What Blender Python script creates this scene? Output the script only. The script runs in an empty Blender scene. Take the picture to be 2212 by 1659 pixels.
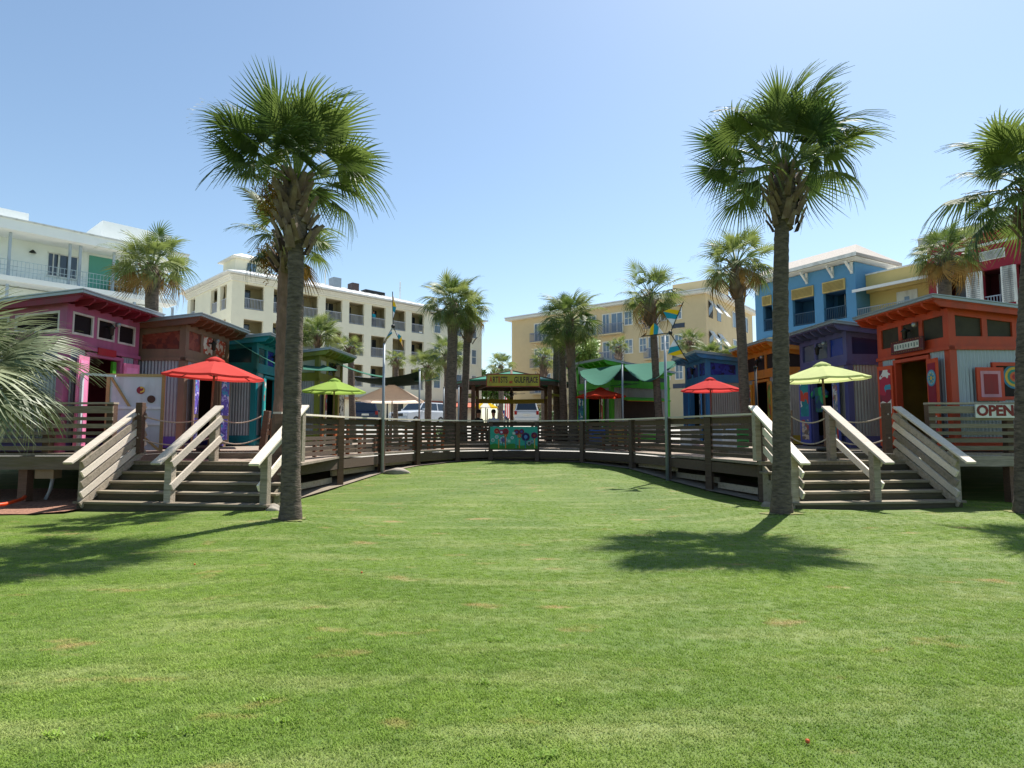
import bpy, bmesh, math, random
import numpy as np
from mathutils import Vector, Matrix, Euler
R = math.radians
rnd = random.Random(7)
sc = bpy.context.scene
col = sc.collection

# ------------------------------------------------------------------ camera, sky, sun, exposure
CH = 1.5                                  # eye height above the lawn
FPX, W2, H2, HOR = 1300.0, 1106.0, 829.5, 930.0
TILT = math.atan((HOR - H2) / FPX)
cam = bpy.data.objects.new('camera', bpy.data.cameras.new('camera'))
col.objects.link(cam)
cam.location = (0, 0, CH)
cam.rotation_euler = (R(90) + TILT, 0, 0)
cam.data.sensor_width = 36
cam.data.lens = 36 * FPX / 2212
cam.data.clip_end = 3000
sc.camera = cam
SUN_AZ, SUN_EL = R(38), R(61)             # azimuth from +Y towards +X
wd = bpy.data.worlds.new('World'); sc.world = wd; wd.use_nodes = True
nt = wd.node_tree
bg = nt.nodes['Background']
sky = nt.nodes.new('ShaderNodeTexSky'); sky.sky_type = 'NISHITA'; sky.sun_disc = False
sky.sun_elevation = SUN_EL; sky.sun_rotation = SUN_AZ
sky.air_density = 1.0; sky.dust_density = 0.7; sky.ozone_density = 0.6; sky.altitude = 0
tint = nt.nodes.new('ShaderNodeVectorMath'); tint.operation = 'MULTIPLY'; tint.inputs[1].default_value = (.98, 1.03, 1.0)   # slightly hazier, more cyan air
nt.links.new(sky.outputs[0], tint.inputs[0]); nt.links.new(tint.outputs[0], bg.inputs[0]); bg.inputs[1].default_value = 0.098
sl = bpy.data.lights.new('sun', 'SUN'); sl.energy = 5.0; sl.angle = R(0.5); sl.color = (1, .955, .88)
so = bpy.data.objects.new('sun', sl); col.objects.link(so)
sd = Vector((math.sin(SUN_AZ) * math.cos(SUN_EL), math.cos(SUN_AZ) * math.cos(SUN_EL), math.sin(SUN_EL)))
so.rotation_euler = (-sd).to_track_quat('-Z', 'Y').to_euler()
so.location = sd * 60
sc.view_settings.view_transform = 'Standard'; sc.view_settings.look = 'None'
sc.view_settings.exposure = 0.9; sc.view_settings.gamma = 1
sc.view_settings.use_curve_mapping = False
sc.render.engine = 'CYCLES'

def P(u, v, d):
    """pixel of the 2212-wide photograph at depth d (metres in front of the camera) -> world point"""
    rx, ru = (u - W2) / FPX, (H2 - v) / FPX
    y = math.cos(TILT) - ru * math.sin(TILT); z = math.sin(TILT) + ru * math.cos(TILT)
    s = d / y
    return Vector((rx * s, d, CH + z * s))
def X(u, d): return P(u, HOR, d).x
def Z(v, d, u=W2): return P(u, v, d).z

# ------------------------------------------------------------------ tagging
def tag(o, label=None, cat=None, group=None, kind=None):
    if label: o['label'] = label
    if cat: o['category'] = cat
    if group: o['group'] = group
    if kind: o['kind'] = kind
    return o
def empty(name, loc=(0, 0, 0), rz=0, label=None, cat=None, group=None):
    o = bpy.data.objects.new(name, None); col.objects.link(o)
    o.empty_display_size = .2
    o.location = loc; o.rotation_euler = (0, 0, rz)
    return tag(o, label, cat, group)
def child(name, mesh, parent, loc=(0, 0, 0), rot=(0, 0, 0), scale=(1, 1, 1)):
    o = bpy.data.objects.new(name, mesh); col.objects.link(o)
    o.parent = parent; o.location = loc; o.rotation_euler = rot; o.scale = scale
    return o

# ------------------------------------------------------------------ mesh builder
class MB:
    def __init__(s): s.v = []; s.f = []; s.sm = []; s.mi = []
    def add(s, vs, fs, smooth=False, mi=0):
        b = len(s.v); s.v += [tuple(p) for p in vs]
        for f in fs: s.f.append(tuple(b + i for i in f)); s.sm.append(smooth); s.mi.append(mi)
        return s
    def bx(s, x0, x1, y0, y1, z0, z1, mi=0):
        v = [(x0, y0, z0), (x1, y0, z0), (x1, y1, z0), (x0, y1, z0), (x0, y0, z1), (x1, y0, z1), (x1, y1, z1), (x0, y1, z1)]
        return s.add(v, [(3, 2, 1, 0), (4, 5, 6, 7), (0, 1, 5, 4), (1, 2, 6, 5), (2, 3, 7, 6), (3, 0, 4, 7)], mi=mi)
    def bar(s, p, q, w, h, up=(0, 0, 1), mi=0):
        p, q = Vector(p), Vector(q); d = (q - p).normalized(); up = Vector(up)
        if abs(d.dot(up)) > .98: up = Vector((0, 1, 0))
        a = d.cross(up).normalized(); b = a.cross(d).normalized()
        v = []
        for c in (p, q):
            for (i, j) in ((-1, -1), (1, -1), (1, 1), (-1, 1)): v.append(c + a * (i * w / 2) + b * (j * h / 2))
        return s.add(v, [(3, 2, 1, 0), (4, 5, 6, 7), (0, 1, 5, 4), (1, 2, 6, 5), (2, 3, 7, 6), (3, 0, 4, 7)], mi=mi)
    def tube(s, pts, rs, n=8, cap=True, mi=0):
        pts = [Vector(p) for p in pts]
        if not hasattr(rs, '__len__'): rs = [rs] * len(pts)
        v = []; f = []
        for i, p in enumerate(pts):
            d = (pts[min(i + 1, len(pts) - 1)] - pts[max(i - 1, 0)]).normalized()
            up = Vector((0, 0, 1)) if abs(d.z) < .95 else Vector((0, 1, 0))
            a = d.cross(up).normalized(); b = a.cross(d).normalized()
            for k in range(n):
                t = 2 * math.pi * k / n; v.append(p + (a * math.cos(t) + b * math.sin(t)) * rs[i])
        for i in range(len(pts) - 1):
            for k in range(n):
                f.append((i * n + k, i * n + (k + 1) % n, (i + 1) * n + (k + 1) % n, (i + 1) * n + k))
        s.add(v, f, True, mi)
        if cap:
            b0 = len(s.v) - len(v)
            s.f.append(tuple(b0 + k for k in range(n))[::-1]); s.sm.append(False); s.mi.append(mi)
            e = b0 + (len(pts) - 1) * n
            s.f.append(tuple(e + k for k in range(n))); s.sm.append(False); s.mi.append(mi)
        return s
    def lathe(s, prof, n=16, c=(0, 0, 0), mi=0):
        return s.tube_z([(r, z) for r, z in prof], n, c, mi)
    def tube_z(s, prof, n, c, mi):
        v = []; f = []
        for r, z in prof:
            for k in range(n):
                t = 2 * math.pi * k / n; v.append((c[0] + r * math.cos(t), c[1] + r * math.sin(t), c[2] + z))
        for i in range(len(prof) - 1):
            for k in range(n): f.append((i * n + k, i * n + (k + 1) % n, (i + 1) * n + (k + 1) % n, (i + 1) * n + k))
        return s.add(v, f, True, mi)
    def prism(s, poly, z0, z1, mi=0):                   # polygon in xy extruded in z
        n = len(poly)
        v = [(p[0], p[1], z0) for p in poly] + [(p[0], p[1], z1) for p in poly]
        f = [tuple(range(n))[::-1], tuple(range(n, 2 * n))] + [(i, (i + 1) % n, n + (i + 1) % n, n + i) for i in range(n)]
        return s.add(v, f, mi=mi)
    def prism_x(s, poly, x0, x1, mi=0):                 # polygon in (y,z) extruded in x
        n = len(poly)
        v = [(x0, p[0], p[1]) for p in poly] + [(x1, p[0], p[1]) for p in poly]
        f = [tuple(range(n))[::-1], tuple(range(n, 2 * n))] + [(i, (i + 1) % n, n + (i + 1) % n, n + i) for i in range(n)]
        return s.add(v, f, mi=mi)
    def prism_y(s, poly, y0, y1, mi=0):                 # polygon in (x,z) extruded in y
        n = len(poly)
        v = [(p[0], y0, p[1]) for p in poly] + [(p[0], y1, p[1]) for p in poly]
        f = [tuple(range(n)), tuple(range(n, 2 * n))[::-1]] + [(i, n + i, n + (i + 1) % n, (i + 1) % n) for i in range(n)]
        return s.add(v, f, mi=mi)
    def mesh(s, name, mat):
        me = bpy.data.meshes.new(name); me.from_pydata(s.v, [], s.f)
        for m in (mat if isinstance(mat, (list, tuple)) else [mat]): me.materials.append(m)
        me.polygons.foreach_set('use_smooth', s.sm)
        if any(s.mi): me.polygons.foreach_set('material_index', s.mi)
        me.update(); return me
    def build(s, name, mat, parent=None, loc=(0, 0, 0), rot=(0, 0, 0), bevel=0):
        me = s.mesh(name, mat)
        bm = bmesh.new(); bm.from_mesh(me); bmesh.ops.recalc_face_normals(bm, faces=bm.faces); bm.to_mesh(me); bm.free()
        o = child(name, me, parent, loc, rot)
        if bevel:
            b = o.modifiers.new('bevel', 'BEVEL'); b.width = bevel; b.segments = 2; b.limit_method = 'ANGLE'
        return o
def box(name, mat, parent, x0, x1, y0, y1, z0, z1, bevel=0):
    return MB().bx(x0, x1, y0, y1, z0, z1).build(name, mat, parent, bevel=bevel)

# ------------------------------------------------------------------ materials
def lin(h):
    h = h.lstrip('#'); c = [int(h[i:i + 2], 16) / 255 for i in (0, 2, 4)]
    return tuple(x / 12.92 if x <= .04045 else ((x + .055) / 1.055) ** 2.4 for x in c)
class NG:
    def __init__(s, m): s.t = m.node_tree; s.n = s.t.nodes; s.l = s.t.links
    def new(s, ty, **kw):
        n = s.n.new(ty)
        for k, v in kw.items():
            if k.startswith('i_'):
                k2 = k[2:]; n.inputs[int(k2) if k2.isdigit() else k2.replace('_', ' ')].default_value = v
            else: setattr(n, k, v)
        return n
    def link(s, a, b): s.l.new(a, b)
MATS = {}
def mat(name, c, rough=.7, var=.12, scale=6.0, bump=0.0, metal=0.0, stretch=(1, 1, 1), bscale=None, spec=.4, dirt=None, coord='Object', objvar=0):
    if name in MATS: return MATS[name]
    if isinstance(c, str): c = lin(c)
    m = bpy.data.materials.new(name); m.use_nodes = True; g = NG(m); b = g.n['Principled BSDF']
    b.inputs['Roughness'].default_value = rough; b.inputs['Metallic'].default_value = metal
    b.inputs['Specular IOR Level'].default_value = spec
    tc = g.new('ShaderNodeTexCoord'); mp = g.new('ShaderNodeMapping'); mp.inputs['Scale'].default_value = stretch
    g.link(tc.outputs[coord], mp.inputs[0])
    nz = g.new('ShaderNodeTexNoise'); nz.inputs['Scale'].default_value = scale; nz.inputs['Detail'].default_value = 6; nz.inputs['Roughness'].default_value = .65
    g.link(mp.outputs[0], nz.inputs['Vector'])
    mr = g.new('ShaderNodeMapRange', i_1=.25, i_2=.75, i_3=1 - var, i_4=1 + var); g.link(nz.outputs['Fac'], mr.inputs[0])
    fac = mr.outputs[0]
    if objvar:
        oi = g.new('ShaderNodeObjectInfo'); m2 = g.new('ShaderNodeMapRange', i_1=0, i_2=1, i_3=1 - objvar, i_4=1 + objvar)
        g.link(oi.outputs['Random'], m2.inputs[0])
        mu = g.new('ShaderNodeMath', operation='MULTIPLY'); g.link(fac, mu.inputs[0]); g.link(m2.outputs[0], mu.inputs[1]); fac = mu.outputs[0]
    mx = g.new('ShaderNodeVectorMath', operation='SCALE'); mx.inputs[0].default_value = c; g.link(fac, mx.inputs['Scale'])
    out = mx.outputs[0]
    if dirt:
        n2 = g.new('ShaderNodeTexNoise'); n2.inputs['Scale'].default_value = dirt[1]; n2.inputs['Detail'].default_value = 8
        g.link(mp.outputs[0], n2.inputs['Vector'])
        r2 = g.new('ShaderNodeMapRange', i_1=.5, i_2=.72, i_3=0, i_4=dirt[2]); g.link(n2.outputs['Fac'], r2.inputs[0])
        mm = g.new('ShaderNodeMix', data_type='RGBA'); g.link(r2.outputs[0], mm.inputs[0]); g.link(out, mm.inputs[6])
        dc = lin(dirt[0]) if isinstance(dirt[0], str) else dirt[0]
        mm.inputs[7].default_value = (*dc, 1); out = mm.outputs[2]
    g.link(out, b.inputs['Base Color'])
    if bump:
        n3 = g.new('ShaderNodeTexNoise'); n3.inputs['Scale'].default_value = bscale or scale * 4; n3.inputs['Detail'].default_value = 5
        g.link(mp.outputs[0], n3.inputs['Vector'])
        bp = g.new('ShaderNodeBump'); bp.inputs['Strength'].default_value = bump; bp.inputs['Distance'].default_value = .02
        g.link(n3.outputs['Fac'], bp.inputs['Height']); g.link(bp.outputs[0], b.inputs['Normal'])
    MATS[name] = m; return m
def paint(h, rough=.55): return mat('paint_' + h.strip('#'), h, rough, .12, 2.0, .12, stretch=(1, 1, .35), dirt=('#4a4038', 2.6, .38))
def wood(name, h, var=.3, dirt=None): return mat(name, h, .85, var, 3.0, .5, stretch=(1.2, 12, 12), bscale=6, dirt=dirt, objvar=.3)
def glass(name, h='#10161c', rough=.06): return mat(name, h, rough, .25, .8, 0, spec=.9)
def cloth(name, h, tr=.45):
    if name in MATS: return MATS[name]
    m = mat(name, h, .9, .06, 5.0, .15, spec=.1); g = NG(m); b = g.n['Principled BSDF']
    src = b.inputs['Base Color'].links[0].from_socket
    t = g.new('ShaderNodeBsdfTranslucent'); g.link(src, t.inputs[0])
    mix = g.new('ShaderNodeMixShader'); mix.inputs[0].default_value = tr
    g.link(b.outputs[0], mix.inputs[1]); g.link(t.outputs[0], mix.inputs[2])
    g.link(mix.outputs[0], g.n['Material Output'].inputs[0]); return m
def leafmat(name, h, h2, tr=.3, rough=.45):
    m = bpy.data.materials.new(name); m.use_nodes = True; g = NG(m); b = g.n['Principled BSDF']
    b.inputs['Roughness'].default_value = rough; b.inputs['Specular IOR Level'].default_value = .5
    oi = g.new('ShaderNodeObjectInfo'); tc = g.new('ShaderNodeTexCoord')
    nz = g.new('ShaderNodeTexNoise'); nz.inputs['Scale'].default_value = 5; g.link(tc.outputs['Object'], nz.inputs[0])
    ad = g.new('ShaderNodeMath', operation='ADD'); g.link(oi.outputs['Random'], ad.inputs[0]); g.link(nz.outputs['Fac'], ad.inputs[1])
    mr = g.new('ShaderNodeMapRange', i_1=.35, i_2=1.35); g.link(ad.outputs[0], mr.inputs[0])
    mx = g.new('ShaderNodeMix', data_type='RGBA'); g.link(mr.outputs[0], mx.inputs[0])
    mx.inputs[6].default_value = (*lin(h), 1); mx.inputs[7].default_value = (*lin(h2), 1)
    g.link(mx.outputs[2], b.inputs['Base Color'])
    t = g.new('ShaderNodeBsdfTranslucent'); g.link(mx.outputs[2], t.inputs[0])
    mix = g.new('ShaderNodeMixShader'); mix.inputs[0].default_value = tr
    g.link(b.outputs[0], mix.inputs[1]); g.link(t.outputs[0], mix.inputs[2])
    g.link(mix.outputs[0], g.n['Material Output'].inputs[0]); return m
WOOD_GREY = wood('weathered_deck_wood', '#a09484', .28, ('#5a563e', 1.2, .5))
WOOD_PALE = wood('sunlit_pale_wood', '#d8ccbc', .16)  # pale wood for rails and caps, sunlight on them put into the colour
WOOD_RISER = wood('shaded_riser_wood', '#4c4536', .35, ('#4a4a2a', .9, .7))  # darker copy of the stair wood, shade of the step fronts painted in
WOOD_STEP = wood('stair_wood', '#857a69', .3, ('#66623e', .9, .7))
WOOD_DARK = wood('dark_stained_wood', '#54443a', .35, ('#5a564a', 1.5, .5))
WOOD_POST = wood('brown_post_wood', '#664e40', .3)
WOOD_ORANGE = wood('orange_cedar', '#9a5a30', .25)
METAL = mat('galvanised_metal', '#9aa0a5', .45, .1, 4, .05, metal=.7)
STEEL = mat('grey_pole', '#8b939a', .5, .1, 4, 0, metal=.3)
BLACK = mat('black_iron', '#17181a', .5, .1, 4)
WHITE = paint('#d9d9d4')
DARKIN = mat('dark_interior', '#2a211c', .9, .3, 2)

# grass: shared colour graph for the ground sheet and the blades
def grass_mat(name, blades):
    m = bpy.data.materials.new(name); m.use_nodes = True; g = NG(m); b = g.n['Principled BSDF']
    b.inputs['Roughness'].default_value = .7; b.inputs['Specular IOR Level'].default_value = .2
    ge = g.new('ShaderNodeNewGeometry')
    def noise(scale, sx=1, sy=1, det=4):
        mp = g.new('ShaderNodeMapping'); mp.inputs['Scale'].default_value = (sx, sy, .05); g.link(ge.outputs['Position'], mp.inputs[0])
        n = g.new('ShaderNodeTexNoise'); n.inputs['Scale'].default_value = scale; n.inputs['Detail'].default_value = det
        g.link(mp.outputs[0], n.inputs['Vector']); return n.outputs['Fac']
    def mixc(fac, a, b_, lo, hi):
        r = g.new('ShaderNodeMapRange', i_1=lo, i_2=hi); g.link(fac, r.inputs[0])
        x = g.new('ShaderNodeMix', data_type='RGBA'); g.link(r.outputs[0], x.inputs[0])
        for s_, k in ((a, 6), (b_, 7)):
            if isinstance(s_, str): x.inputs[k].default_value = (*lin(s_), 1)
            else: g.link(s_, x.inputs[k])
        return x.outputs[2]
    c = mixc(noise(.55), *(('#77933a', '#8aa444') if blades else ('#6e8838', '#7f963c')), .35, .65)
    c = mixc(noise(1.6, .35, 1.6), c, '#a5ae6c', .48, .76)
    c = mixc(noise(7, .6, 1.2), c, '#66822f', .5, .78)
    c = mixc(noise(2.3, .5, 1.3, 8), c, '#bfa470', .62, .74)
    if blades:
        oi = g.new('ShaderNodeObjectInfo'); c = mixc(oi.outputs['Random'], c, '#b4b884', .8, 1.35)
    else:
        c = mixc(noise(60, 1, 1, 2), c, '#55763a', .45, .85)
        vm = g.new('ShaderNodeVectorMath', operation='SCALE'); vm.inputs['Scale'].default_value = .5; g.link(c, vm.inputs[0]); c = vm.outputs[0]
    g.link(c, b.inputs['Base Color'])
    if blades:
        t = g.new('ShaderNodeBsdfTranslucent'); g.link(c, t.inputs[0])
        mix = g.new('ShaderNodeMixShader'); mix.inputs[0].default_value = .35
        g.link(b.outputs[0], mix.inputs[1]); g.link(t.outputs[0], mix.inputs[2]); g.link(mix.outputs[0], g.n['Material Output'].inputs[0])
    else:
        bp = g.new('ShaderNodeBump'); bp.inputs['Strength'].default_value = .5; bp.inputs['Distance'].default_value = .02
        g.link(noise(45, 1, 1, 3), bp.inputs['Height']); g.link(bp.outputs[0], b.inputs['Normal'])
    return m
GRASS = grass_mat('lawn_grass', False); BLADE = grass_mat('grass_blades', True)

# ------------------------------------------------------------------ ground
BW, KD, PARK = .84, 1.03, 1.80             # boardwalk, kiosk deck, car park levels
def sstep(a, b, x):
    t = min(1, max(0, (x - a) / (b - a))); return t * t * (3 - 2 * t)
def gz(x, y):
    z = .40 * sstep(12.0, 21.5, y) + .04 * math.sin(x * .5 + 1) * math.sin(y * .45) + .02 * math.sin(x * 1.3 + y * .7)
    z += .05 * math.exp(-((x - 4.7) ** 2 + (y - 10.6) ** 2) / 1.2) + .04 * math.exp(-((x + 3.6) ** 2 + (y - 9.9) ** 2) / 1.2)
    z *= 1 - sstep(24, 27, y)
    z += .55 * sstep(30, 36, y) + (PARK - .55) * sstep(36, 44, y)
    return z
def ground():
    xs = list(np.arange(-16, 16.01, .4)); xs = [-900, -300, -120, -60, -35, -22] + xs + [22, 35, 60, 120, 300, 900]
    ys = [-300, -60, -20, -6] + list(np.arange(-2, 46.1, .5)) + [55, 75, 110, 200, 500, 1500]
    v = [(x, y, gz(x, y)) for y in ys for x in xs]; nx = len(xs)
    f = [(j * nx + i, j * nx + i + 1, (j + 1) * nx + i + 1, (j + 1) * nx + i) for j in range(len(ys) - 1) for i in range(nx - 1)]
    m = MB(); m.add(v, f, True)
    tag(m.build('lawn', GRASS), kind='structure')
    sand = mat('sandy_soil', '#7d7264', .95, .3, 3, .6, coord='Object')
    asph = mat('car_park_concrete', '#a8a49c', .9, .15, 2, .3)
    # car park and courtyard, sheets a little above
    tag(MB().add([(x, y, gz(0, y) + .02) for y in list(np.arange(31, 46.1, .5)) + [120] for x in (-90, 90)],
        [(2 * i, 2 * i + 1, 2 * i + 3, 2 * i + 2) for i in range(31)], True).build('car_park', asph), kind='structure')
    bnc = mat('pale_bounce_ground', '#b0a99c', .9, .12, 1.5, .2)  # added pale ground, covers the green lawn and bounces neutral light onto walls
    for x0, x1 in ((-90, -16.5), (16.5, 90)): tag(MB().add([(x, y, gz(x, y) + .08) for y in (14, 20, 26, 31.2) for x in (x0, x1)], [(2 * i, 2 * i + 1, 2 * i + 3, 2 * i + 2) for i in range(3)], True).build('side_bounce_ground', bnc), kind='structure')
    # mulch bed under the left deck
    mul = mat('red_mulch', '#8f6856', .95, .45, 25, 1.0, bscale=60, dirt=('#2e211a', 14, .8))
    edge = [(-8.15, 11.6), (-8.1, 11.05), (-8.6, 10.85), (-9.5, 10.75), (-11, 10.8), (-14, 11.2), (-18, 11.5)]
    vs = []; fs = []
    for i, (x, y) in enumerate(edge):
        for j in range(5):
            yy = y + (14.5 - y) * j / 4; vs.append((x, yy, gz(x, yy) + .03 + .02 * math.sin(x * 3 + j * 2)))
    for i in range(len(edge) - 1):
        for j in range(4): fs.append((i * 5 + j, i * 5 + j + 1, (i + 1) * 5 + j + 1, (i + 1) * 5 + j))
    tag(MB().add(vs, fs, True).build('mulch_bed', mul), kind='structure')
    return sand
SAND = ground()

# ------------------------------------------------------------------ boardwalk, kiosk deck, ring railing
ring_px = [(598, 11.9), (641, 13.1), (737, 15.6), (825, 17.9), (902, 19.8), (988, 21.4), (1060, 22.1), (1160, 22.1), (1258, 21.1), (1365, 18.7), (1443, 16.5), (1530, 14.6), (1645, 12.6)]
ring = [(X(u, d), d) for u, d in ring_px]
def offset(pts, k):
    o = []
    for i, p in enumerate(pts):
        a = Vector(pts[max(i - 1, 0)]); b = Vector(pts[min(i + 1, len(pts) - 1)])
        t = (b - a).normalized(); n = Vector((-t.y, t.x)); o.append((p[0] + n.x * k, p[1] + n.y * k))
    return o
LS = dict(p0=(-8.22, 11.5), p1=(-4.45, 10.95)); RS = dict(p0=(5.25, 11.25), p1=(8.62, 11.65))
RUN = .3
for s_ in (LS, RS):
    a, b = Vector(s_['p0']), Vector(s_['p1']); t = (b - a).normalized(); n = Vector((-t.y, t.x))
    s_['w'] = (b - a).length; s_['rz'] = math.atan2(t.y, t.x); s_['top'] = (a + n * RUN * 4, b + n * RUN * 4); s_['mid'] = (a + b) / 2
inner = [p for p in ring if p[1] > 13.4]
off = [p for p in offset(ring, 1.5) if p[1] > 14.5]
off = [(off[0][0], 14.3)] + off + [(off[-1][0], 14.3)]
lt, rt = LS['top'], RS['top']
bw_poly = [(lt[0].x, 14.29), tuple(lt[0]), tuple(lt[1])] + inner + [tuple(rt[0]), tuple(rt[1]), (rt[1].x, 14.29)] + [(p[0], p[1] - .005) for p in off[::-1]]
DECKTOP = mat('deck_boards', '#8a7d70', .85, .3, 5, .5, stretch=(9, 1.0, 1), bscale=5, dirt=('#5b5148', 3, .6))
tag(MB().prism(bw_poly, BW - .05, BW).build('boardwalk', DECKTOP), kind='structure')
kd_poly = [(-16, 12.5), (lt[0].x - .01, 12.5), (lt[0].x - .01, 14.3)] + off + [(rt[1].x + .01, 14.3), (rt[1].x + .01, 12.6), (16, 12.6), (16, 31.5), (-16, 31.5)]
kd = tag(MB().prism(kd_poly, KD - .05, KD).build('kiosk_deck', DECKTOP), kind='structure')
# risers / fascia boards of the kiosk deck
def fascia(parent, pts, z0, z1, m, th=.04, name='fascia_board'):
    for a, b in zip(pts[:-1], pts[1:]):
        if (Vector(a) - Vector(b)).length > .05:
            MB().bar((a[0], a[1], (z0 + z1) / 2), (b[0], b[1], (z0 + z1) / 2), th, z1 - z0).build(name, m, parent)
fascia(kd, [(lt[0].x + .01, 12.53), (lt[0].x + .01, 14.27)] + [(p[0], p[1] - .025) for p in off] + [(rt[1].x - .01, 14.27), (rt[1].x - .01, 12.63)], BW + .002, KD - .052, WOOD_STEP)
fascia(kd, [(-16, 12.47), (lt[0].x - .03, 12.47)], KD - .33, KD - .055, WOOD_STEP)
fascia(kd, [(rt[1].x + .03, 12.57), (16, 12.57)], KD - .27, KD - .055, WOOD_GREY)
for x, y in ((-8.6, 12.62), (-10.1, 12.62), (-12, 12.62), (9.0, 12.72), (10.45, 12.72), (12.4, 12.72), (-9.3, 14), (9.8, 14.1)):
    MB().bx(x - .09, x + .09, y - .09, y + .09, gz(x, y) - .1, KD - .055).build('deck_post', WOOD_POST, kd)
# ring railing
rail = empty('curved_boardwalk_railing', (ring[6][0], ring[6][1], 0), 0, 'long curved dark wooden slat railing around the lawn between the two stairs', 'railing')
ro = Vector(rail.location)
RT = BW + 1.03
for i, (x, y) in enumerate(ring):
    MB().bx(-.075, .075, -.075, .075, gz(x, y) - .15, RT - .045).build('post', WOOD_POST if i < 6 else WOOD_DARK, rail, (x - ro.x, y - ro.y, 0), (0, 0, rnd.uniform(-.2, .2) + math.atan2(y - 17, x)))
slats = [(.045, .145), (.22, .085), (.345, .085), (.47, .085), (.595, .085), (.72, .085), (.85, .085)]
out = offset(ring, .055); capo = offset(ring, 0)
for i in range(len(ring) - 1):
    a, b = out[i], out[i + 1]
    for k, (dz, h) in enumerate(slats):
        z = RT - .045 - dz - h / 2 + .02
        j = lambda: rnd.uniform(-.018, .018)
        MB().bar((a[0] - ro.x, a[1] - ro.y, z + j()), (b[0] - ro.x, b[1] - ro.y, z + j()), .035, h).build('slat', WOOD_DARK, rail)
    a, b = capo[i], capo[i + 1]
    MB().bar((a[0] - ro.x, a[1] - ro.y, RT - .02), (b[0] - ro.x, b[1] - ro.y, RT - .02), .17, .04).build('cap_board', WOOD_PALE, rail)  # pale wood stands for the sunlit top of the cap
    a, b = offset(ring, .03)[i], offset(ring, .03)[i + 1]
    MB().bar((a[0] - ro.x, a[1] - ro.y, BW - .2), (b[0] - ro.x, b[1] - ro.y, BW - .2), .05, .24).build('fascia_board', WOOD_DARK, rail)
    a, b = offset(ring, .25)[i], offset(ring, .25)[i + 1]
    zz = max(gz(*a), gz(*b)) + .14
    if i != 5: MB().bar((a[0] - ro.x, a[1] - ro.y, zz), (b[0] - ro.x, b[1] - ro.y, zz), .05, .14).build('skirt_board', WOOD_GREY, rail)
# sandy strip and dark soil under the boardwalk
o1 = offset(ring, -.12); o2 = offset(ring, 1.6)
tag(MB().add([(x, y, gz(x, y) + .03) for x, y in o1] + [(x, y, gz(x, y) + .06) for x, y in o2], [(i, i + 1, len(ring) + i + 1, len(ring) + i) for i in range(len(ring) - 1)], True).build('sandy_strip', SAND), kind='structure')

def straight_rail(name, label, a, b, z, posts, m, pm, up=1.06, slat=((.03, .15), (.26, .07), (.40, .09), (.56, .07), (.70, .09), (.86, .09))):
    r = empty(name, (a[0], a[1], z), 0, label, 'railing'); a = Vector(a); b = Vector(b); d = b - a
    for t in posts:
        p = d * t; MB().bx(p.x - .07, p.x + .07, p.y - .07, p.y + .07, -.02 - .0, up - .04).build('post', pm, r)
    n = Vector((d.y, -d.x)).normalized() * .09
    for dz, h in slat:
        zz = up - .05 - dz - h / 2
        MB().bar((n.x, n.y, zz), (d.x + n.x, d.y + n.y, zz), .035, h).build('slat', m, r)
    MB().bar((0, 0, up - .02), (d.x, d.y, up - .02), .17, .04).build('cap_board', WOOD_GREY, r)
    return r
straight_rail('deck_railing', 'brown wooden slat railing along the deck before the pink kiosk', (-16, 12.62), (-8.3, 12.62), KD, (.6, .82, .99), WOOD_STEP, WOOD_POST)
straight_rail('deck_railing', 'wooden slat railing under the OPEN sign before the orange kiosk', (8.75, 12.72), (16, 12.72), KD, (.01, .235, .5), WOOD_STEP, WOOD_POST)

# ------------------------------------------------------------------ stairs
def stairs(S, label, rails, name='wooden_stairs'):
    w = S['w']; o = empty(name, (S['mid'].x, S['mid'].y, 0), S['rz'], label, 'stairs')
    r = BW / 5
    for k in range(5):
        y0 = k * RUN
        if k < 4:
            for q in (0, 1):
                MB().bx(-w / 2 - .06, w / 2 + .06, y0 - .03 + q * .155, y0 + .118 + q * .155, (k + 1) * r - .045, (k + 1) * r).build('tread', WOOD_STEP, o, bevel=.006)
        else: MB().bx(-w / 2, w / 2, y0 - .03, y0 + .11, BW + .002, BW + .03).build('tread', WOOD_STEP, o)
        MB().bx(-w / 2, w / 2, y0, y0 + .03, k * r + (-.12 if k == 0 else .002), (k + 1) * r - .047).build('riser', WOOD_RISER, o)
    for sx in (-1, 1):
        MB().prism_x([(0.03, -.1), (1.2, -.1), (1.2, BW - .06), (1.15, BW - .06), (.03, .1)], sx * (w / 2 - .05) - .02, sx * (w / 2 - .05) + .02).build('stringer', WOOD_STEP, o)
    for x, n, ext in rails:
        zr = lambda y: 1.06 + y * .62
        for (y, z0) in ((.1, 0), (1.36, BW)):
            MB().bx(x - .07, x + .07, y - .07, y + .07, z0 + (-.1 if z0 == 0 else .03), zr(y) - .02).build('newel_post', WOOD_GREY, o, bevel=.008)
        ya, yb = -.3, 1.5
        MB().bar((x, ya, zr(ya) + .02), (x, yb, zr(yb) + .02), .2, .045).build('handrail', WOOD_PALE, o, bevel=.01)
        side = -.09 if x > 0 else .09
        if n == 2:
            for dz in (.2, .62): MB().bar((x + side, .02, zr(.02) - dz), (x + side, 1.45, zr(1.45) - dz), .04, .13).build('rail_board', WOOD_PALE, o)
        else:
            for q in range(n):
                dz = .16 + q * .19
                MB().bar((x + side * ext, -.06, zr(-.06) - dz), (x + side * ext, 1.5, zr(1.5) - dz), .04, .125).build('rail_board', WOOD_PALE if q % 2 else WOOD_GREY, o)
    return o
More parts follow.
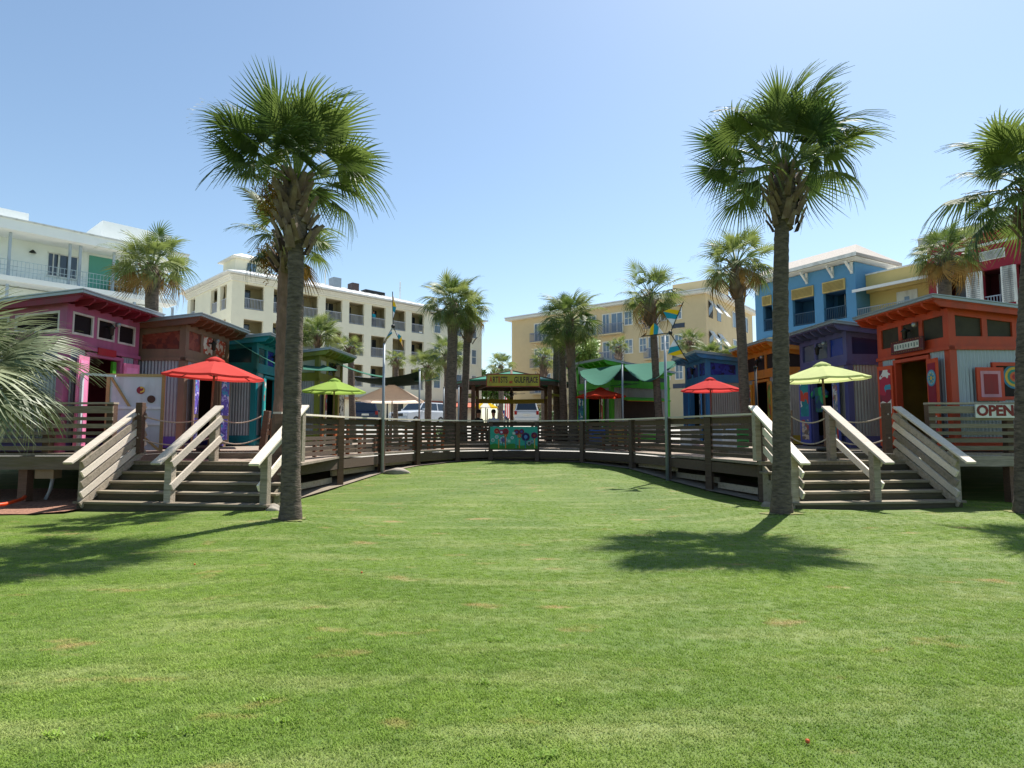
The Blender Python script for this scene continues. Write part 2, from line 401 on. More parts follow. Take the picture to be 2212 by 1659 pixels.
stairs(LS, 'weathered wooden stairs with handrails beside the mulch bed, below the red umbrella', [(-LS['w'] / 2 + .05, 5, 1), (-.06, 2, 1), (LS['w'] / 2 - .05, 2, 1)])
stairs(RS, 'weathered wooden stairs with handrails below the lime green umbrella', [(-RS['w'] / 2 + .02, 4, 1), (-.02, 2, 1), (RS['w'] / 2 - .05, 5, 1)])
# ------------------------------------------------------------------ kiosks
def art(name, cols, scale=9, rough=.6):
    if name in MATS: return MATS[name]
    m = bpy.data.materials.new(name); m.use_nodes = True; g = NG(m); b = g.n['Principled BSDF']; b.inputs['Roughness'].default_value = rough
    tc = g.new('ShaderNodeTexCoord'); v = g.new('ShaderNodeTexVoronoi'); v.inputs['Scale'].default_value = scale
    nz = g.new('ShaderNodeTexNoise'); nz.inputs['Scale'].default_value = scale * .4
    g.link(tc.outputs['Object'], nz.inputs[0])
    mx = g.new('ShaderNodeMix', data_type='RGBA'); mx.inputs[0].default_value = .35
    g.link(tc.outputs['Object'], mx.inputs[6]); g.link(nz.outputs['Color'], mx.inputs[7]); g.link(mx.outputs[2], v.inputs['Vector'])
    r = g.new('ShaderNodeValToRGB'); r.color_ramp.interpolation = 'CONSTANT'
    for i, c in enumerate(cols):
        e = r.color_ramp.elements[i] if i < 2 else r.color_ramp.elements.new(1)
        e.position = i / len(cols); e.color = (*lin(c), 1)
    s = g.new('ShaderNodeSeparateColor'); g.link(v.outputs['Color'], s.inputs[0]); g.link(s.outputs[0], r.inputs[0])
    g.link(r.outputs[0], b.inputs['Base Color']); MATS[name] = m; return m
CORR = mat('corrugated_steel', '#8f929c', .42, .1, 2.5, .03, metal=.35, dirt=('#6d5a4a', 1.5, .25))
CORR_TAN = mat('corrugated_steel_grey_tan', '#97928f', .45, .1, 2.5, .03, metal=.3, dirt=('#6d5a4a', 1.5, .2))
GOODS = [mat('goods_' + c[1:], c, .6, .2, 8) for c in ('#b8322e', '#2f6fae', '#e0b23c', '#3f9c5a', '#d9d2c4', '#8a3f9a', '#1d2530', '#e07a9a')]
GNAMES = ['red', 'blue', 'yellow', 'green', 'cream', 'purple', 'black', 'pink']
def corr_x(x0, x1, z0, z1, y, pitch=.085, amp=.011):     # corrugated sheet in the xz plane
    n = max(8, int((x1 - x0) / pitch * 6)); vs = []
    for i in range(n + 1):
        x = x0 + (x1 - x0) * i / n; yy = y + amp * math.sin(2 * math.pi * (x - x0) / pitch); vs += [(x, yy, z0), (x, yy, z1)]
    return vs, [(2 * i, 2 * i + 2, 2 * i + 3, 2 * i + 1) for i in range(n)]
def text_mesh(txt, size, mats_, extrude=.004, bold=0.0, shear=0):
    cu = bpy.data.curves.new('lettering', 'FONT'); cu.body = txt; cu.size = size; cu.extrude = extrude; cu.align_x = 'CENTER'; cu.align_y = 'CENTER'
    cu.offset = bold; cu.shear = shear; cu.resolution_u = 3
    o = bpy.data.objects.new('tmp_text', cu); col.objects.link(o)
    bpy.context.view_layer.update()
    me = bpy.data.meshes.new_from_object(o.evaluated_get(bpy.context.evaluated_depsgraph_get()))
    bpy.data.objects.remove(o); me.materials.clear(); me.materials.append(mats_); return me

def kiosk(label, near, far, side, trim, corr, panes, skirt, door, leafart, inside='#3a2c22', w=2.25, dep=2.4, ndoor=1.05, roofm=None, trim2=None, hframe=None, H=3.22, nside=2, glassart=None, eave=None):
    a = Vector((X(*near), near[1])); b = Vector((X(*far), far[1])); al = (b - a).normalized()
    if side == 'L': lx = al; c = a + al * w / 2
    else: lx = -al; c = a + al * w / 2
    o = empty('market_kiosk', (c.x, c.y, KD), math.atan2(lx.y, lx.x), label, 'kiosk', 'painted market kiosks on the deck')
    TE = paint(eave or trim); T = paint(trim); T2 = paint(trim2 or trim); hw = w / 2; s = .115
    HF = paint(hframe) if hframe else T
    top = lambda y: H - s * y
    # structure
    for x in (-hw, hw):
        for y in (.07, dep - .07): MB().bx(x - .08, x + .08, y - .08, y + .08, 0, top(y) - .02).build('corner_post', T, o)
    MB().bx(-hw + .02, hw - .02, .04, dep - .04, .0, .06).build('floor_board', WOOD_POST, o)
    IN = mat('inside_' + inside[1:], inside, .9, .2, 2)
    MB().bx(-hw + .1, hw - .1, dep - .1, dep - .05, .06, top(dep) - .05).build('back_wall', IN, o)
    for sx in (-1, 1):                                                     # side walls
        x = sx * hw
        MB().bx(x - .05, x + .05, .15, dep - .15, .03, .32).build('skirt_board', paint(skirt), o)
        vs, fs = corr_x(.15, dep - .15, .32, 2.26, 0)
        MB().add([(x + sx * (.03 + p[1]), p[0], p[2]) for p in vs], fs, True).build('corrugated_panel', corr, o)
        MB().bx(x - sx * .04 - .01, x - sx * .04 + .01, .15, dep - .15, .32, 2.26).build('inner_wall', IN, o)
        MB().bx(x - .1, x + .1, -.03, dep + .03, 2.26, 2.34).build('trim_band', T2, o)
        MB().bx(x - .06, x + .06, .15, dep - .15, 2.34, 2.56).build('sill_board', T, o)
        MB().prism_x([(.15, top(.15) - .16), (dep - .15, top(dep - .15) - .16), (dep - .15, top(dep - .15)), (.15, top(.15))], x - .06, x + .06).build('head_board', T, o)
        n = nside; ys = [.15 + (dep - .3) * i / n for i in range(n + 1)]
        for i in range(n):
            y0, y1 = ys[i] + (.06 if i else .0), ys[i + 1] - (.06 if i < n - 1 else 0)
            if i < n - 1: MB().bx(x - .055, x + .055, ys[i + 1] - .06, ys[i + 1] + .06, 2.56, top(ys[i + 1]) - .15).build('mullion', T, o)
            pm = panes[(i + (1 if sx * (1 if side == 'L' else -1) > 0 else 0)) % len(panes)]
            wnd = MB().prism_x([(y0, 2.55), (y1, 2.55), (y1, top(y1) - .15), (y0, top(y0) - .15)], x + sx * .0 - .012, x + sx * .0 + .012).build('window', pm, o)
            if hframe:
                f = MB(); e = .05
                f.prism_x([(y0, 2.56), (y1, 2.56), (y1, 2.56 + e), (y0, 2.56 + e)], x + sx * .055 - .01, x + sx * .055 + .015)
                f.prism_x([(y0, top(y0) - .16 - e), (y1, top(y1) - .16 - e), (y1, top(y1) - .16), (y0, top(y0) - .16)], x + sx * .055 - .01, x + sx * .055 + .015)
                for yy in (y0, y1 - e): f.prism_x([(yy, 2.56 + e), (yy + e, 2.56 + e), (yy + e, top(yy + e) - .16 - e), (yy, top(yy) - .16 - e)], x + sx * .055 - .01, x + sx * .055 + .015)
                f.build('window_frame', HF, wnd)
    # front wall
    d2 = ndoor / 2
    for x0, x1 in ((-hw + .08, -d2 - .08), (d2 + .08, hw - .08)):
        vs, fs = corr_x(x0, x1, .32, 2.26, .0); MB().add(vs, fs, True).build('corrugated_panel', corr, o)
        MB().bx(x0, x1, -.02, .06, .03, .32).build('skirt_board', paint(skirt), o)
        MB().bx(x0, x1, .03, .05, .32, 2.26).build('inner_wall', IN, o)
    for x in (-d2 - .04, d2 + .04): MB().bx(x - .045, x + .045, -.04, .12, .06, 2.14).build('door_jamb', T, o)
    MB().bx(-d2 - .085, d2 + .085, -.045, .12, 2.14, 2.22).build('door_header', T, o)
    MB().bx(-hw - .1, hw + .1, -.055, .1, 2.26, 2.34).build('trim_band', T2, o)
    MB().bx(-hw + .08, hw - .08, -.01, .08, 2.34, 2.56).build('sill_board', T, o)
    MB().bx(-hw + .08, hw - .08, -.01, .08, top(0) - .17, top(0) - .01).build('head_board', T, o)
    xs = [-hw + .08 + (w - .16) * i / 3 for i in range(4)]
    for i in range(3):
        if i: MB().bx(xs[i] - .06, xs[i] + .06, -.005, .07, 2.56, top(0) - .17).build('mullion', T, o)
        x0, x1 = xs[i] + (.06 if i else 0), xs[i + 1] - (.06 if i < 2 else 0)
        wnd = MB().bx(x0, x1, .03, .05, 2.55, top(0) - .16).build('window', panes[i % len(panes)] if glassart is None else glassart[i], o)
        if hframe:
            e = .045; f = MB(); zt = top(0) - .17
            f.bx(x0, x1, -.02, .02, 2.56, 2.56 + e).bx(x0, x1, -.02, .02, zt - e, zt).bx(x0, x0 + e, -.02, .02, 2.56 + e, zt - e).bx(x1 - e, x1, -.02, .02, 2.56 + e, zt - e)
            f.build('window_frame', HF, wnd)
    # door leaves, swung out
    for sx in (-1, 1):
        lw = ndoor * .42
        lf = MB().bx(0, lw, -.02, .02, .08, 2.1).build('door', paint(door), o, (sx * (d2 + .06), -.07, 0), (0, 0, (R(-12) if sx > 0 else R(192))))
        sgn = -1 if sx > 0 else 1
        MB().bx(.06, lw - .06, sgn * .02, sgn * .028, .9, 2.0).build('door_panel', leafart[0 if sx > 0 else 1], lf)
        MB().bx(.08, lw - .08, sgn * .02, sgn * .026, .2, .8).build('door_panel', leafart[1 if sx > 0 else 0], lf)
    # shelf with goods
    for z in (.75, 1.25): MB().bx(-hw + .2, hw - .2, dep - .5, dep - .12, z, z + .03).build('shelf', WOOD_POST, o)
    # roof: high at the front, falling to the rear
    RM = roofm or METAL; e = .3
    rp = lambda y0, y1, t0, t1: [(y0, top(y0) + t0), (y1, top(y1) + t0), (y1, top(y1) + t1), (y0, top(y0) + t1)]
    rf = MB().prism_x(rp(-.5, dep + .2, .1, .16), -hw - e, hw + e).build('roof', RM, o)
    MB().prism_x(rp(-.52, dep + .22, .162, .185), -hw - e - .02, hw + e + .02).build('roof_sheet', METAL, rf)
    MB().prism_x(rp(-.46, dep + .16, .07, .1), -hw - e + .03, hw + e - .03).build('soffit_board', TE, rf)
    n = 8
    for i in range(n):
        x = -hw - e + .07 + (w + 2 * e - .14) * i / (n - 1)
        MB().prism_x([(-.42, top(-.42) + .07), (-.42, top(-.42) + .02), (-.3, top(-.3) - .06), (.02, top(0) - .06), (dep, top(dep) - .02), (dep, top(dep) + .07)], x - .025, x + .025).build('rafter', TE, rf)
    # lantern and floodlight above the door
    lp = MB(); lp.bx(-.02, .02, -.14, 0, 2.86, 2.9).lathe([(.0, .12), (.09, .02), (.06, 0), (.05, -.14), (.02, -.17), (0, -.17)], 8, (0, -.14, 2.84)); lp.build('lantern', BLACK, o)
    MB().lathe([(0, .06), (.05, .05), (.06, 0), (.05, -.05), (0, -.06)], 10, (.28, -.1, 2.98)).build('floodlight', METAL, o)
    # goods stand on the shelves: separate things
    for z in (.78, 1.28):
        for i in range(4):
            x = -hw + .4 + (w - .8) * (i + .5) / 4 - .05
            gi = (i * 2 + (z > 1)) % 8; hgt = rnd.uniform(.14, .34); gm = GOODS[gi]
            p = o.matrix_basis @ Vector((x, dep - .3, z))
            g = MB(); g.bx(-.09, .09, -.07, .07, 0, hgt).bx(-.04, .04, -.04, .04, hgt, hgt + .06)
            go = g.build('craft_item', gm, None, p, (0, 0, o.rotation_euler.z))
            tag(go, GNAMES[gi] + ' craft jar on the ' + ('upper' if z > 1 else 'lower') + ' shelf inside the ' + label.split(' kiosk')[0] + ' kiosk', 'craft', 'crafts in the ' + label.split(' kiosk')[0] + ' kiosk')
    o['w'] = w
    return o
DG = mat('dark_screen', '#1c1216', .7, .2, 2, spec=.2)
PURPLE_ART = art('purple_door_art', ['#5a46a8', '#7a62c8', '#463a94', '#9a8ad8', '#3a8fc0', '#5a46a8', '#cfc4ee', '#6a54b4'], 14)
RED_ART = art('rust_glass_art', ['#6e2a20', '#7c3426', '#5c241e', '#8a4434'], 10)
RED_ART2 = art('coral_glass_art', ['#b0452e', '#c9bcb0', '#b8533a', '#d8cfc6', '#9c3c28'], 11)
TEAL_ART = art('teal_door_art', ['#23a7a0', '#1d8f90', '#f1efe6', '#23a7a0', '#b8442e', '#127a80'], 9)
PINKP = paint('#e58bb6')
MIXART = art('colourful_poster', ['#b0203c', '#d7d2cc', '#8a1c34', '#3f8fa8', '#b0203c', '#d8b04a', '#6a1a30'], 7)
BLUE_ART = art('blue_stained_glass', ['#1c1c66', '#26268a', '#14144c', '#2c3aa0'], 9)
BROWN_GL = mat('brown_screen', '#2a1d18', .6, .3, 4, spec=.3)
ROOFG = mat('grey_roofing', '#6d7076', .6, .1, 3, .05)
pink = kiosk('pink kiosk with dark windows framed white behind the palm fronds', (136, 12.8), (283, 15), 'L', '#a2567c', CORR, [DG], '#5a4a8c', '#d9779f', [PINKP, PINKP], '#5a1c28', hframe='#c9c2c0', eave='#7c1f38')
kiosk('brown kiosk with grey corrugated walls and rust red glass behind the red umbrella', (396, 15.4), (490, 17.8), 'L', '#7b6353', CORR, [RED_ART], '#54459c', '#8a7360', [PURPLE_ART, PURPLE_ART], '#2c1e18', eave='#6e4636', glassart=[RED_ART, RED_ART2, RED_ART2])
kiosk('teal kiosk with open door half hidden by a tall palm trunk', (551, 18.5), (606, 20.7), 'L', '#0e7480', CORR, [glass('teal_glass', '#0a3f4c', .2), glass('blue_glass', '#16208a', .2)], '#0e7480', '#128f98', [TEAL_ART, TEAL_ART], '#2a2a28')
kiosk('olive green kiosk with pale grey siding behind the light green umbrella', (687, 21.7), (735, 23.9), 'L', '#7c8130', CORR, [mat('pale_pane', '#b9bdae', .4), glass('olive_glass', '#3a4a3a', .2)], '#7c8130', '#c9b070', [art('bw_poster', ['#efece4', '#2a2a2c', '#efece4', '#c8c2b4'], 12), MIXART], '#26303a')
orange = kiosk('orange red kiosk with corrugated side and dark windows behind the OPEN sign', (2056, 13.3), (1912, 15.5), 'R', '#b8452a', mat('corrugated_pale', '#9aa2ac', .4, .08, 2.5, .03, metal=.35), [mat('olive_screen', '#3a3428', .6, .3, 4, spec=.3)], '#c2411f', '#c94a26', [paint('#8e1230'), MIXART], '#8a6a2a', nside=3)
purple = kiosk('purple kiosk with grey siding behind the lime green umbrella', (1833, 16.4), (1739, 18.6), 'R', '#545280', CORR_TAN, [glass('violet_glass', '#2c2f58', .2), glass('slate_glass', '#39445c', .15), glass('cobalt_glass', '#12308a', .2)], '#545280', '#5058a0', [art('craft_board', ['#8a8f9c', '#c9b49a', '#a04a4a', '#3f6a8a', '#7a6a5a', '#c8c8c0'], 12), art('teal_tile_art', ['#1f8a8c', '#177a80', '#c4442e', '#1f8a8c', '#e6e0d0'], 7)], '#18161c', nside=1)
kiosk('golden orange kiosk with dark brown windows between the blue and purple kiosks', (1683, 19.7), (1620, 21.8), 'R', '#c57a26', CORR_TAN, [BROWN_GL], '#a58a2a', '#c58a30', [art('green_door_art', ['#5a7a2a', '#6a8a30', '#8aa040', '#b0552a'], 10), MIXART], '#1c1a1a')
kiosk('blue kiosk with deep blue stained windows behind the right red umbrella', (1528, 22.6), (1487, 24.7), 'R', '#3f78ab', CORR_TAN, [BLUE_ART], '#3f78ab', '#3f86c4', [art('blue_poster', ['#3a4a6a', '#6a7a9a', '#27324a', '#c9cfd8'], 12), paint('#2f5f9a')], '#14202c')
green = kiosk('bright green kiosk with serving hatch behind the drooping shade sails', (1319, 25.0), (1247, 27.3), 'R', '#4aa81c', CORR_TAN, [glass('black_green_glass', '#12200e', .3), glass('dark_green_glass', '#1a2c14', .3)], '#4aa81c', '#4aa81c', [art('orange_board', ['#c8552a', '#d8653a', '#e8d8c0', '#b84a24'], 9), art('cyan_board', ['#1a8aa8', '#1a6a9a', '#c8e0e8', '#2a3a6a'], 9)], '#141a12', w=2.5, dep=3.1)
MB().bx(.3, .42, -.005, .05, .1, 2.1).build('door_curtain', paint('#3f8a1c'), pink)
MB().bx(-.3, .3, -.075, -.05, 2.2, 2.36).build('door_sign', paint('#a01828'), pink)
# serving hatch on the side of the green kiosk and the open shutter window of the orange kiosk
hx = 1.25
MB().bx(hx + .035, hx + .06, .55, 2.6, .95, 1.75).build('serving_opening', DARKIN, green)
MB().bar((hx + .06, 1.55, 1.85), (hx + .62, 1.55, 1.72), 2.3, .05).build('hatch_flap', paint('#4aa81c'), green)
MB().bar((hx + .1, 1.55, 1.79), (hx + .55, 1.55, 1.69), 2.1, .02).build('hatch_lining', paint('#c8702a'), green)
ow = 1.125
f = MB(); f.bx(ow + .03, ow + .09, 0.95, 1.03, 1.15, 1.98).bx(ow + .03, ow + .09, 1.70, 1.78, 1.15, 1.98).bx(ow + .03, ow + .09, 1.03, 1.70, 1.9, 1.98).bx(ow + .03, ow + .09, 1.03, 1.70, 1.15, 1.22)
f.build('window_frame', paint('#c2411f'), orange)
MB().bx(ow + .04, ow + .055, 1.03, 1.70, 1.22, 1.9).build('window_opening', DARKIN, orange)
sh = MB().bx(ow + .1, ow + .14, 0.53, 1.15, 1.12, 1.86).build('shutter', paint('#c2411f'), orange)
MB().bx(ow + .14, ow + .148, 0.61, 1.07, 1.2, 1.78).build('shutter_border', paint('#c98a9a'), sh)
MB().bx(ow + .148, ow + .155, 0.68, 1.00, 1.27, 1.71).build('shutter_panel', paint('#96141f'), sh)
for r_, c_ in ((.27, '#2a7a9a'), (.22, '#d8b03a'), (.165, '#1f8a7a'), (.11, '#d8602a'), (.06, '#b01a2a')):
    MB().tube([(ow + .055, 1.47, 1.66), (ow + .056 + (.3 - r_) * .05, 1.47, 1.66)], r_, 20).build('painted_disc', paint(c_), orange)
# mandala on orange kiosk door and little marquee sign
def on_kiosk(k, x, y, z): return k.matrix_basis @ Vector((x, y, z))
ms = empty('marquee_sign', on_kiosk(orange, .05, -.13, 2.5), orange.rotation_euler.z, 'small tilted sign with white letter tiles and dotted red border on orange kiosk', 'sign')
ms.rotation_euler.y = R(0)
MB().bx(-.55, .55, -.02, .02, -.16, .16).build('board', paint('#5a1a22'), ms)
for i in range(9):
    MB().bx(-.42 + i * .094, -.42 + i * .094 + .082, -.03, -.02, -.075, .085).build('letter_tile', paint('#c9c9c4'), ms)
    MB().bx(-.405 + i * .094 + .01, -.405 + i * .094 + .045, -.034, -.03, -.03 - .02 * (i % 2), .05).build('lettering', paint('#5a6a6a'), ms)
dots = MB()
for i in range(13):
    for z in (-.13, .13): dots.lathe([(.013, 0), (.009, .01), (0, .012)], 6, (-.5 + i * .083, -.025, z))
dots.build('dots', paint('#9a9a2a'), ms)
# mandala (flat print) on right door leaf of orange kiosk
md = [c for c in orange.children if c.name.startswith('door') and c.name.split('.')[0] == 'door'][-1]
m_ = MB(); 
for r_, c_, dy in ((.19, '#4a8fae', .03), (.155, '#7fb0bf', .032), (.12, '#1f86a0', .034), (.05, '#c8a84a', .036)):
    MB().tube([(.22, -dy, 1.66), (.22, -dy - .002, 1.66)], r_, 18).build('mandala_ring', paint(c_), md)
for k in range(8):
    t = k * math.pi / 4; MB().tube([(.22 + .105 * math.cos(t), -.037, 1.66 + .105 * math.sin(t)), (.22 + .105 * math.cos(t), -.039, 1.66 + .105 * math.sin(t))], .022, 8).build('mandala_petal', paint('#c8b05a'), md)
# letter plate on the pink kiosk door
pdoor = [c for c in pink.children if c.name.split('.')[0] == 'door'][-1]
MB().bx(.14, .3, -.034, -.028, 1.62, 1.82).build('letter_plate', paint('#e6e4e8'), pdoor)
child('lettering', text_mesh('B', .17, paint('#5a4a8c'), .003, .004), pdoor, (.22, -.036, 1.72), (R(90), 0, 0))

# hanging shirt in the purple kiosk doorway
sp = purple.matrix_basis @ Vector((0, -.12, 1.0))
tie = art('tie_dye', ['#125a4a', '#1a8a5a', '#12466a', '#1f9a4a', '#0f3a5a'], 8)
pts = [(-.16, 0), (.16, 0), (.2, .5), (.36, .4), (.42, .56), (.2, .72), (.07, .74), (0, .7), (-.07, .74), (-.2, .72), (-.42, .56), (-.36, .4), (-.2, .5)]
sh_ = MB().prism_y(pts, -.04, .04).build('tie_dye_shirt', tie, None, sp, (0, 0, purple.rotation_euler.z), bevel=.02)
tag(sh_, 'green and blue tie dye shirt hanging in the purple kiosk doorway', 'shirt')

# OPEN sign
os_ = empty('open_sign', (X(2150, 12.6), 12.58, Z(886, 12.6) - .02), 0, 'white sign with bold red OPEN lettering on the deck railing', 'sign')
MB().bx(-.41, .41, -.012, .012, -.14, .14).build('board', paint('#dcdad6'), os_)
child('lettering', text_mesh('OPEN', .3, paint('#7c1f1c'), .003, .012), os_, (0, -.016, 0), (R(90), 0, 0))

# white board door leaning in front of the pink kiosk
wb = empty('white_board_door', (X(290, 13.6), 13.6, KD), R(8), 'tall white panel with tan wooden frame leaning before the brown kiosk', 'panel')
bw_, bh = 1.16, 1.72
MB().bx(-bw_ / 2, bw_ / 2, 0, .02, .02, bh).build('panel', paint('#c4c8d6'), wb)
FR = wood('tan_batten', '#a88d62', .15)
for x in (-bw_ / 2, bw_ / 2): MB().bx(x - .035, x + .035, -.03, 0, 0, bh + .03).build('batten', FR, wb)
for z in (.62, .98, bh): MB().bx(-bw_ / 2 + .035, bw_ / 2 - .035, -.028, 0, z - .03, z + .03).build('batten', FR if z == bh else paint('#d8dae4'), wb)
MB().bar((-bw_ / 2 + .05, -.014, bh - .05), (-.1, -.014, .98), .026, .05).build('batten', FR, wb)
MB().bar((-.05, -.014, .55), (bw_ / 2 - .04, -.014, .03), .026, .05).build('batten', FR, wb)
for x, z, m1 in ((.1, 1.38, MIXART), (.33, 1.18, paint('#4a2c26'))):
    MB().tube([(x, 0, z), (x, -.02, z)], .085, 16).build('round_plaque', m1, wb)
# metal frame beside it
fr = empty('display_frame', (X(170, 13.0), 13.0, KD), R(6), 'white tubular display frame standing on the deck beside the pink kiosk', 'frame')
fm = paint('#c8ccd4'); m_ = MB()
MB().bx(-.04, .04, -.03, .03, 0, 1.72).build('upright', fm, fr)
MB().bar((0, 0, 1.7), (.66, .06, 1.66), .04, .05).build('crossbar', fm, fr)
# pink rack behind the rail
pr = empty('pink_rack', (X(155, 13.3), 13.3, KD), 0, 'pink slatted rack behind the deck railing near the pink kiosk', 'rack')
for z in (.1, .3, .5, .72): MB().bx(-.25, .25, -.02, .02, z, z + .12).build('slat', paint('#d8587e'), pr)
for x in (-.22, .22): MB().bx(x - .03, x + .03, .022, .06, 0, .9).build('post', paint('#d8587e'), pr)

# ropes between posts on the kiosk deck
ROPE = mat('rope', '#b8a898', .9, .3, 60, .6)
def rope_post(u, d, z, h, label, tilt=0):
    p = MB().bx(-.07, .07, -.07, .07, 0, h).build('rope_post', WOOD_POST, None, (X(u, d), d, z), (0, tilt, 0), bevel=.01)
    tag(p, label, 'post'); return Vector((X(u, d), d, z))
def rope(a, b, sag, label, r=.017):
    n = 14; pts = [a.lerp(b, i / n) - Vector((0, 0, sag * 4 * (i / n) * (1 - i / n))) for i in range(n + 1)]
    o = MB().tube([p - a for p in pts], r, 6).build('barrier_rope', ROPE, None, a); tag(o, label, 'rope', 'sagging barrier ropes')
lp = [rope_post(302, 12.75, KD, 1.06, 'square wooden post at the top of the stairs by the white panel'),
      rope_post(462, 14.2, KD, .95, 'square wooden rope post before the brown kiosk'),
      rope_post(568, 14.6, KD, .95, 'dark leaning rope post before the teal kiosk', R(6))]
rp = [rope_post(1704, 14.4, KD, .95, 'square wooden rope post hidden behind the right palm trunk'),
      rope_post(1788, 14.4, KD, .95, 'square wooden rope post below the lime green umbrella'),
      rope_post(1916, 12.9, KD, 1.06, 'square wooden post at the top of the stairs by the orange kiosk')]
RW = dict(left=['between the white panel post and the brown kiosk post', 'between the brown kiosk post and the dark leaning post'], right=['between the right palm trunk and the lime umbrella post', 'between the lime umbrella post and the orange kiosk post'])
for (pl, nm) in ((lp, 'left'), (rp, 'right')):
    for a, b in zip(pl[:-1], pl[1:]):
        for z, w_ in ((.82, 'upper'), (.32, 'lower')):
            rope(a + Vector((0, -.08, z)), b + Vector((0, -.08, z)), .17, w_ + ' pale rope sagging ' + RW[nm][pl.index(a)])
# ------------------------------------------------------------------ palms
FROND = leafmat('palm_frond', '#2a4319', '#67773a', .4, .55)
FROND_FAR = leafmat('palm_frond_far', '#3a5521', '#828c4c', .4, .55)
FROND_PALE = leafmat('palm_frond_pale', '#3e5030', '#8f9674', .25, .5)
FROND_DRY = leafmat('dry_frond', '#6d5328', '#9c7a3e', .25, .7)
PETI = mat('petiole', '#66753a', .5, .15, 3)
BARK = mat('palm_bark', '#66594e', .95, .5, 4, 1.0, stretch=(1.6, 1.6, 5), bscale=9, dirt=('#3a332c', 5, .8))
BARK_LICHEN = mat('palm_bark_lichen', '#5f544a', .95, .6, 5, 1.0, stretch=(1.6, 1.6, 5), bscale=9, dirt=('#39322b', 4, .85))
BOOT = mat('leaf_base', '#6a574a', .9, .35, 5, .6, dirt=('#a09488', 3, .7))
SEED = mat('seed_cluster', '#8a6a34', .9, .4, 20, .5)
def frond_mesh(seed, nseg=34, blade=.85, pet=.85, droop=.28, fold=.35, wide=118):
    r = random.Random(seed); m = MB()
    # petiole, slightly arched, along +x
    pp = [Vector((pet * t, 0, .10 * pet * math.sin(t * 2.2) - .03 * t)) for t in (0, .33, .66, 1)]
    m.tube(pp, [.028, .02, .016, .012], 5, False, 1)
    hub = pp[-1]; cl = blade * .32
    for i in range(nseg):
        f = (i + .5) / nseg * 2 - 1
        ang = R(wide) * f + r.uniform(-.02, .02)
        L = blade * (1 - .28 * abs(f) ** 1.6) * r.uniform(.9, 1.06)
        c = hub + Vector((cl * (1 - abs(f)) ** 1.2, 0, -.05 * (1 - abs(f))))       # along the costa
        dx, dy = math.cos(ang), math.sin(ang)
        fz = fold * abs(dy)                                                     # blade folded upwards at the sides
        wv = Vector((-dy, dx, 0))
        st = []
        dr = droop * r.uniform(.7, 1.5)
        for t, wd_ in ((.0, .006), (.38, .0255), (.7, .0145), (.9, .006), (1.0, .001)):
            z = fz * L * t * .6 - dr * L * (t ** 2.6) - .1 * L * t * t * max(0, dx)
            p = c + Vector((dx * L * t, dy * L * t, z)); st.append((p, wd_ * blade / .85 * (1.15 if nseg < 25 else 1)))
        vs = []
        for (p, wd_) in st: vs += [p - wv * wd_ + Vector((0, 0, .006)), p + wv * wd_ - Vector((0, 0, .004))]
        m.add(vs, [(2 * k, 2 * k + 1, 2 * k + 3, 2 * k + 2) for k in range(4)], False, 0)
    return m
def fr_meshes(tagn, leaf, **kw): return [frond_mesh(s + 11, pet=(.9, .6, 1.02, .75, .95)[s], blade=(.66, .7, .6, .74, .64)[s], droop=(.3, .5, .35, .65, .45)[s], fold=(.5, .8, .3, .15, .6)[s], wide=(118, 95, 125, 110, 100)[s], **kw).mesh('frond_' + tagn, [leaf, PETI]) for s in range(5)]
FM_NEAR = fr_meshes('near', FROND, nseg=40)
FM_DROOP = [frond_mesh(s + 40, nseg=34, blade=.66, pet=.8, droop=.8, fold=.0).mesh('frond_droop', [FROND, PETI]) for s in range(3)]
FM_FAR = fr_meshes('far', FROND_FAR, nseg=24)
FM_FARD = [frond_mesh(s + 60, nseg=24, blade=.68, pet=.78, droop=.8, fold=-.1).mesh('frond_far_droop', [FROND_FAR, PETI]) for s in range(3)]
FM_DRY = [frond_mesh(s + 80, nseg=20, droop=1.0, fold=-.2, wide=80).mesh('frond_dry', [FROND_DRY, FROND_DRY]) for s in range(2)]
FM_PALE = [frond_mesh(s + 90, nseg=44, blade=1.0, pet=.9, droop=.55, fold=.15).mesh('frond_pale', [FROND_PALE, PETI]) for s in range(4)]
_bm = MB()
_bm.add([(0, -.075, 0), (0, .075, 0), (.05, .055, .15), (.05, -.055, .15), (.13, .035, .30), (.13, -.035, .30), (.035, 0, 0), (.09, 0, .15), (.165, 0, .29)],
        [(0, 1, 2, 3), (3, 2, 4, 5), (0, 6, 7, 3), (6, 1, 2, 7), (3, 7, 8, 5), (7, 2, 4, 8), (5, 4, 8)])
BOOTM = _bm.mesh('leaf_base', BOOT)
def trunk_mesh(h, r0, r1, lean, seed, flare=1.25, rings=16, n=14, rough=0):
    r = random.Random(seed); pts = []; rs = []
    for i in range(rings + 1):
        t = i / rings
        pts.append((lean[0] * t ** 1.3 + .015 * math.sin(t * 7 + seed), lean[1] * t, h * t - (.12 if i == 0 else 0)))
        rs.append((r0 + (r1 - r0) * t) * (1 + (flare - 1) * math.exp(-t * h * 3.5)) * r.uniform(.975, 1.025))
    m = MB().tube(pts, rs, n)
    if rough:
        for i in range((rings + 1) * n):
            c = pts[i // n]; v = m.v[i]; k = 1 + r.gauss(0, rough) + .02 * math.sin(v[2] * 9 + i % n); m.v[i] = (c[0] + (v[0] - c[0]) * k, c[1] + (v[1] - c[1]) * k, v[2])
    return m
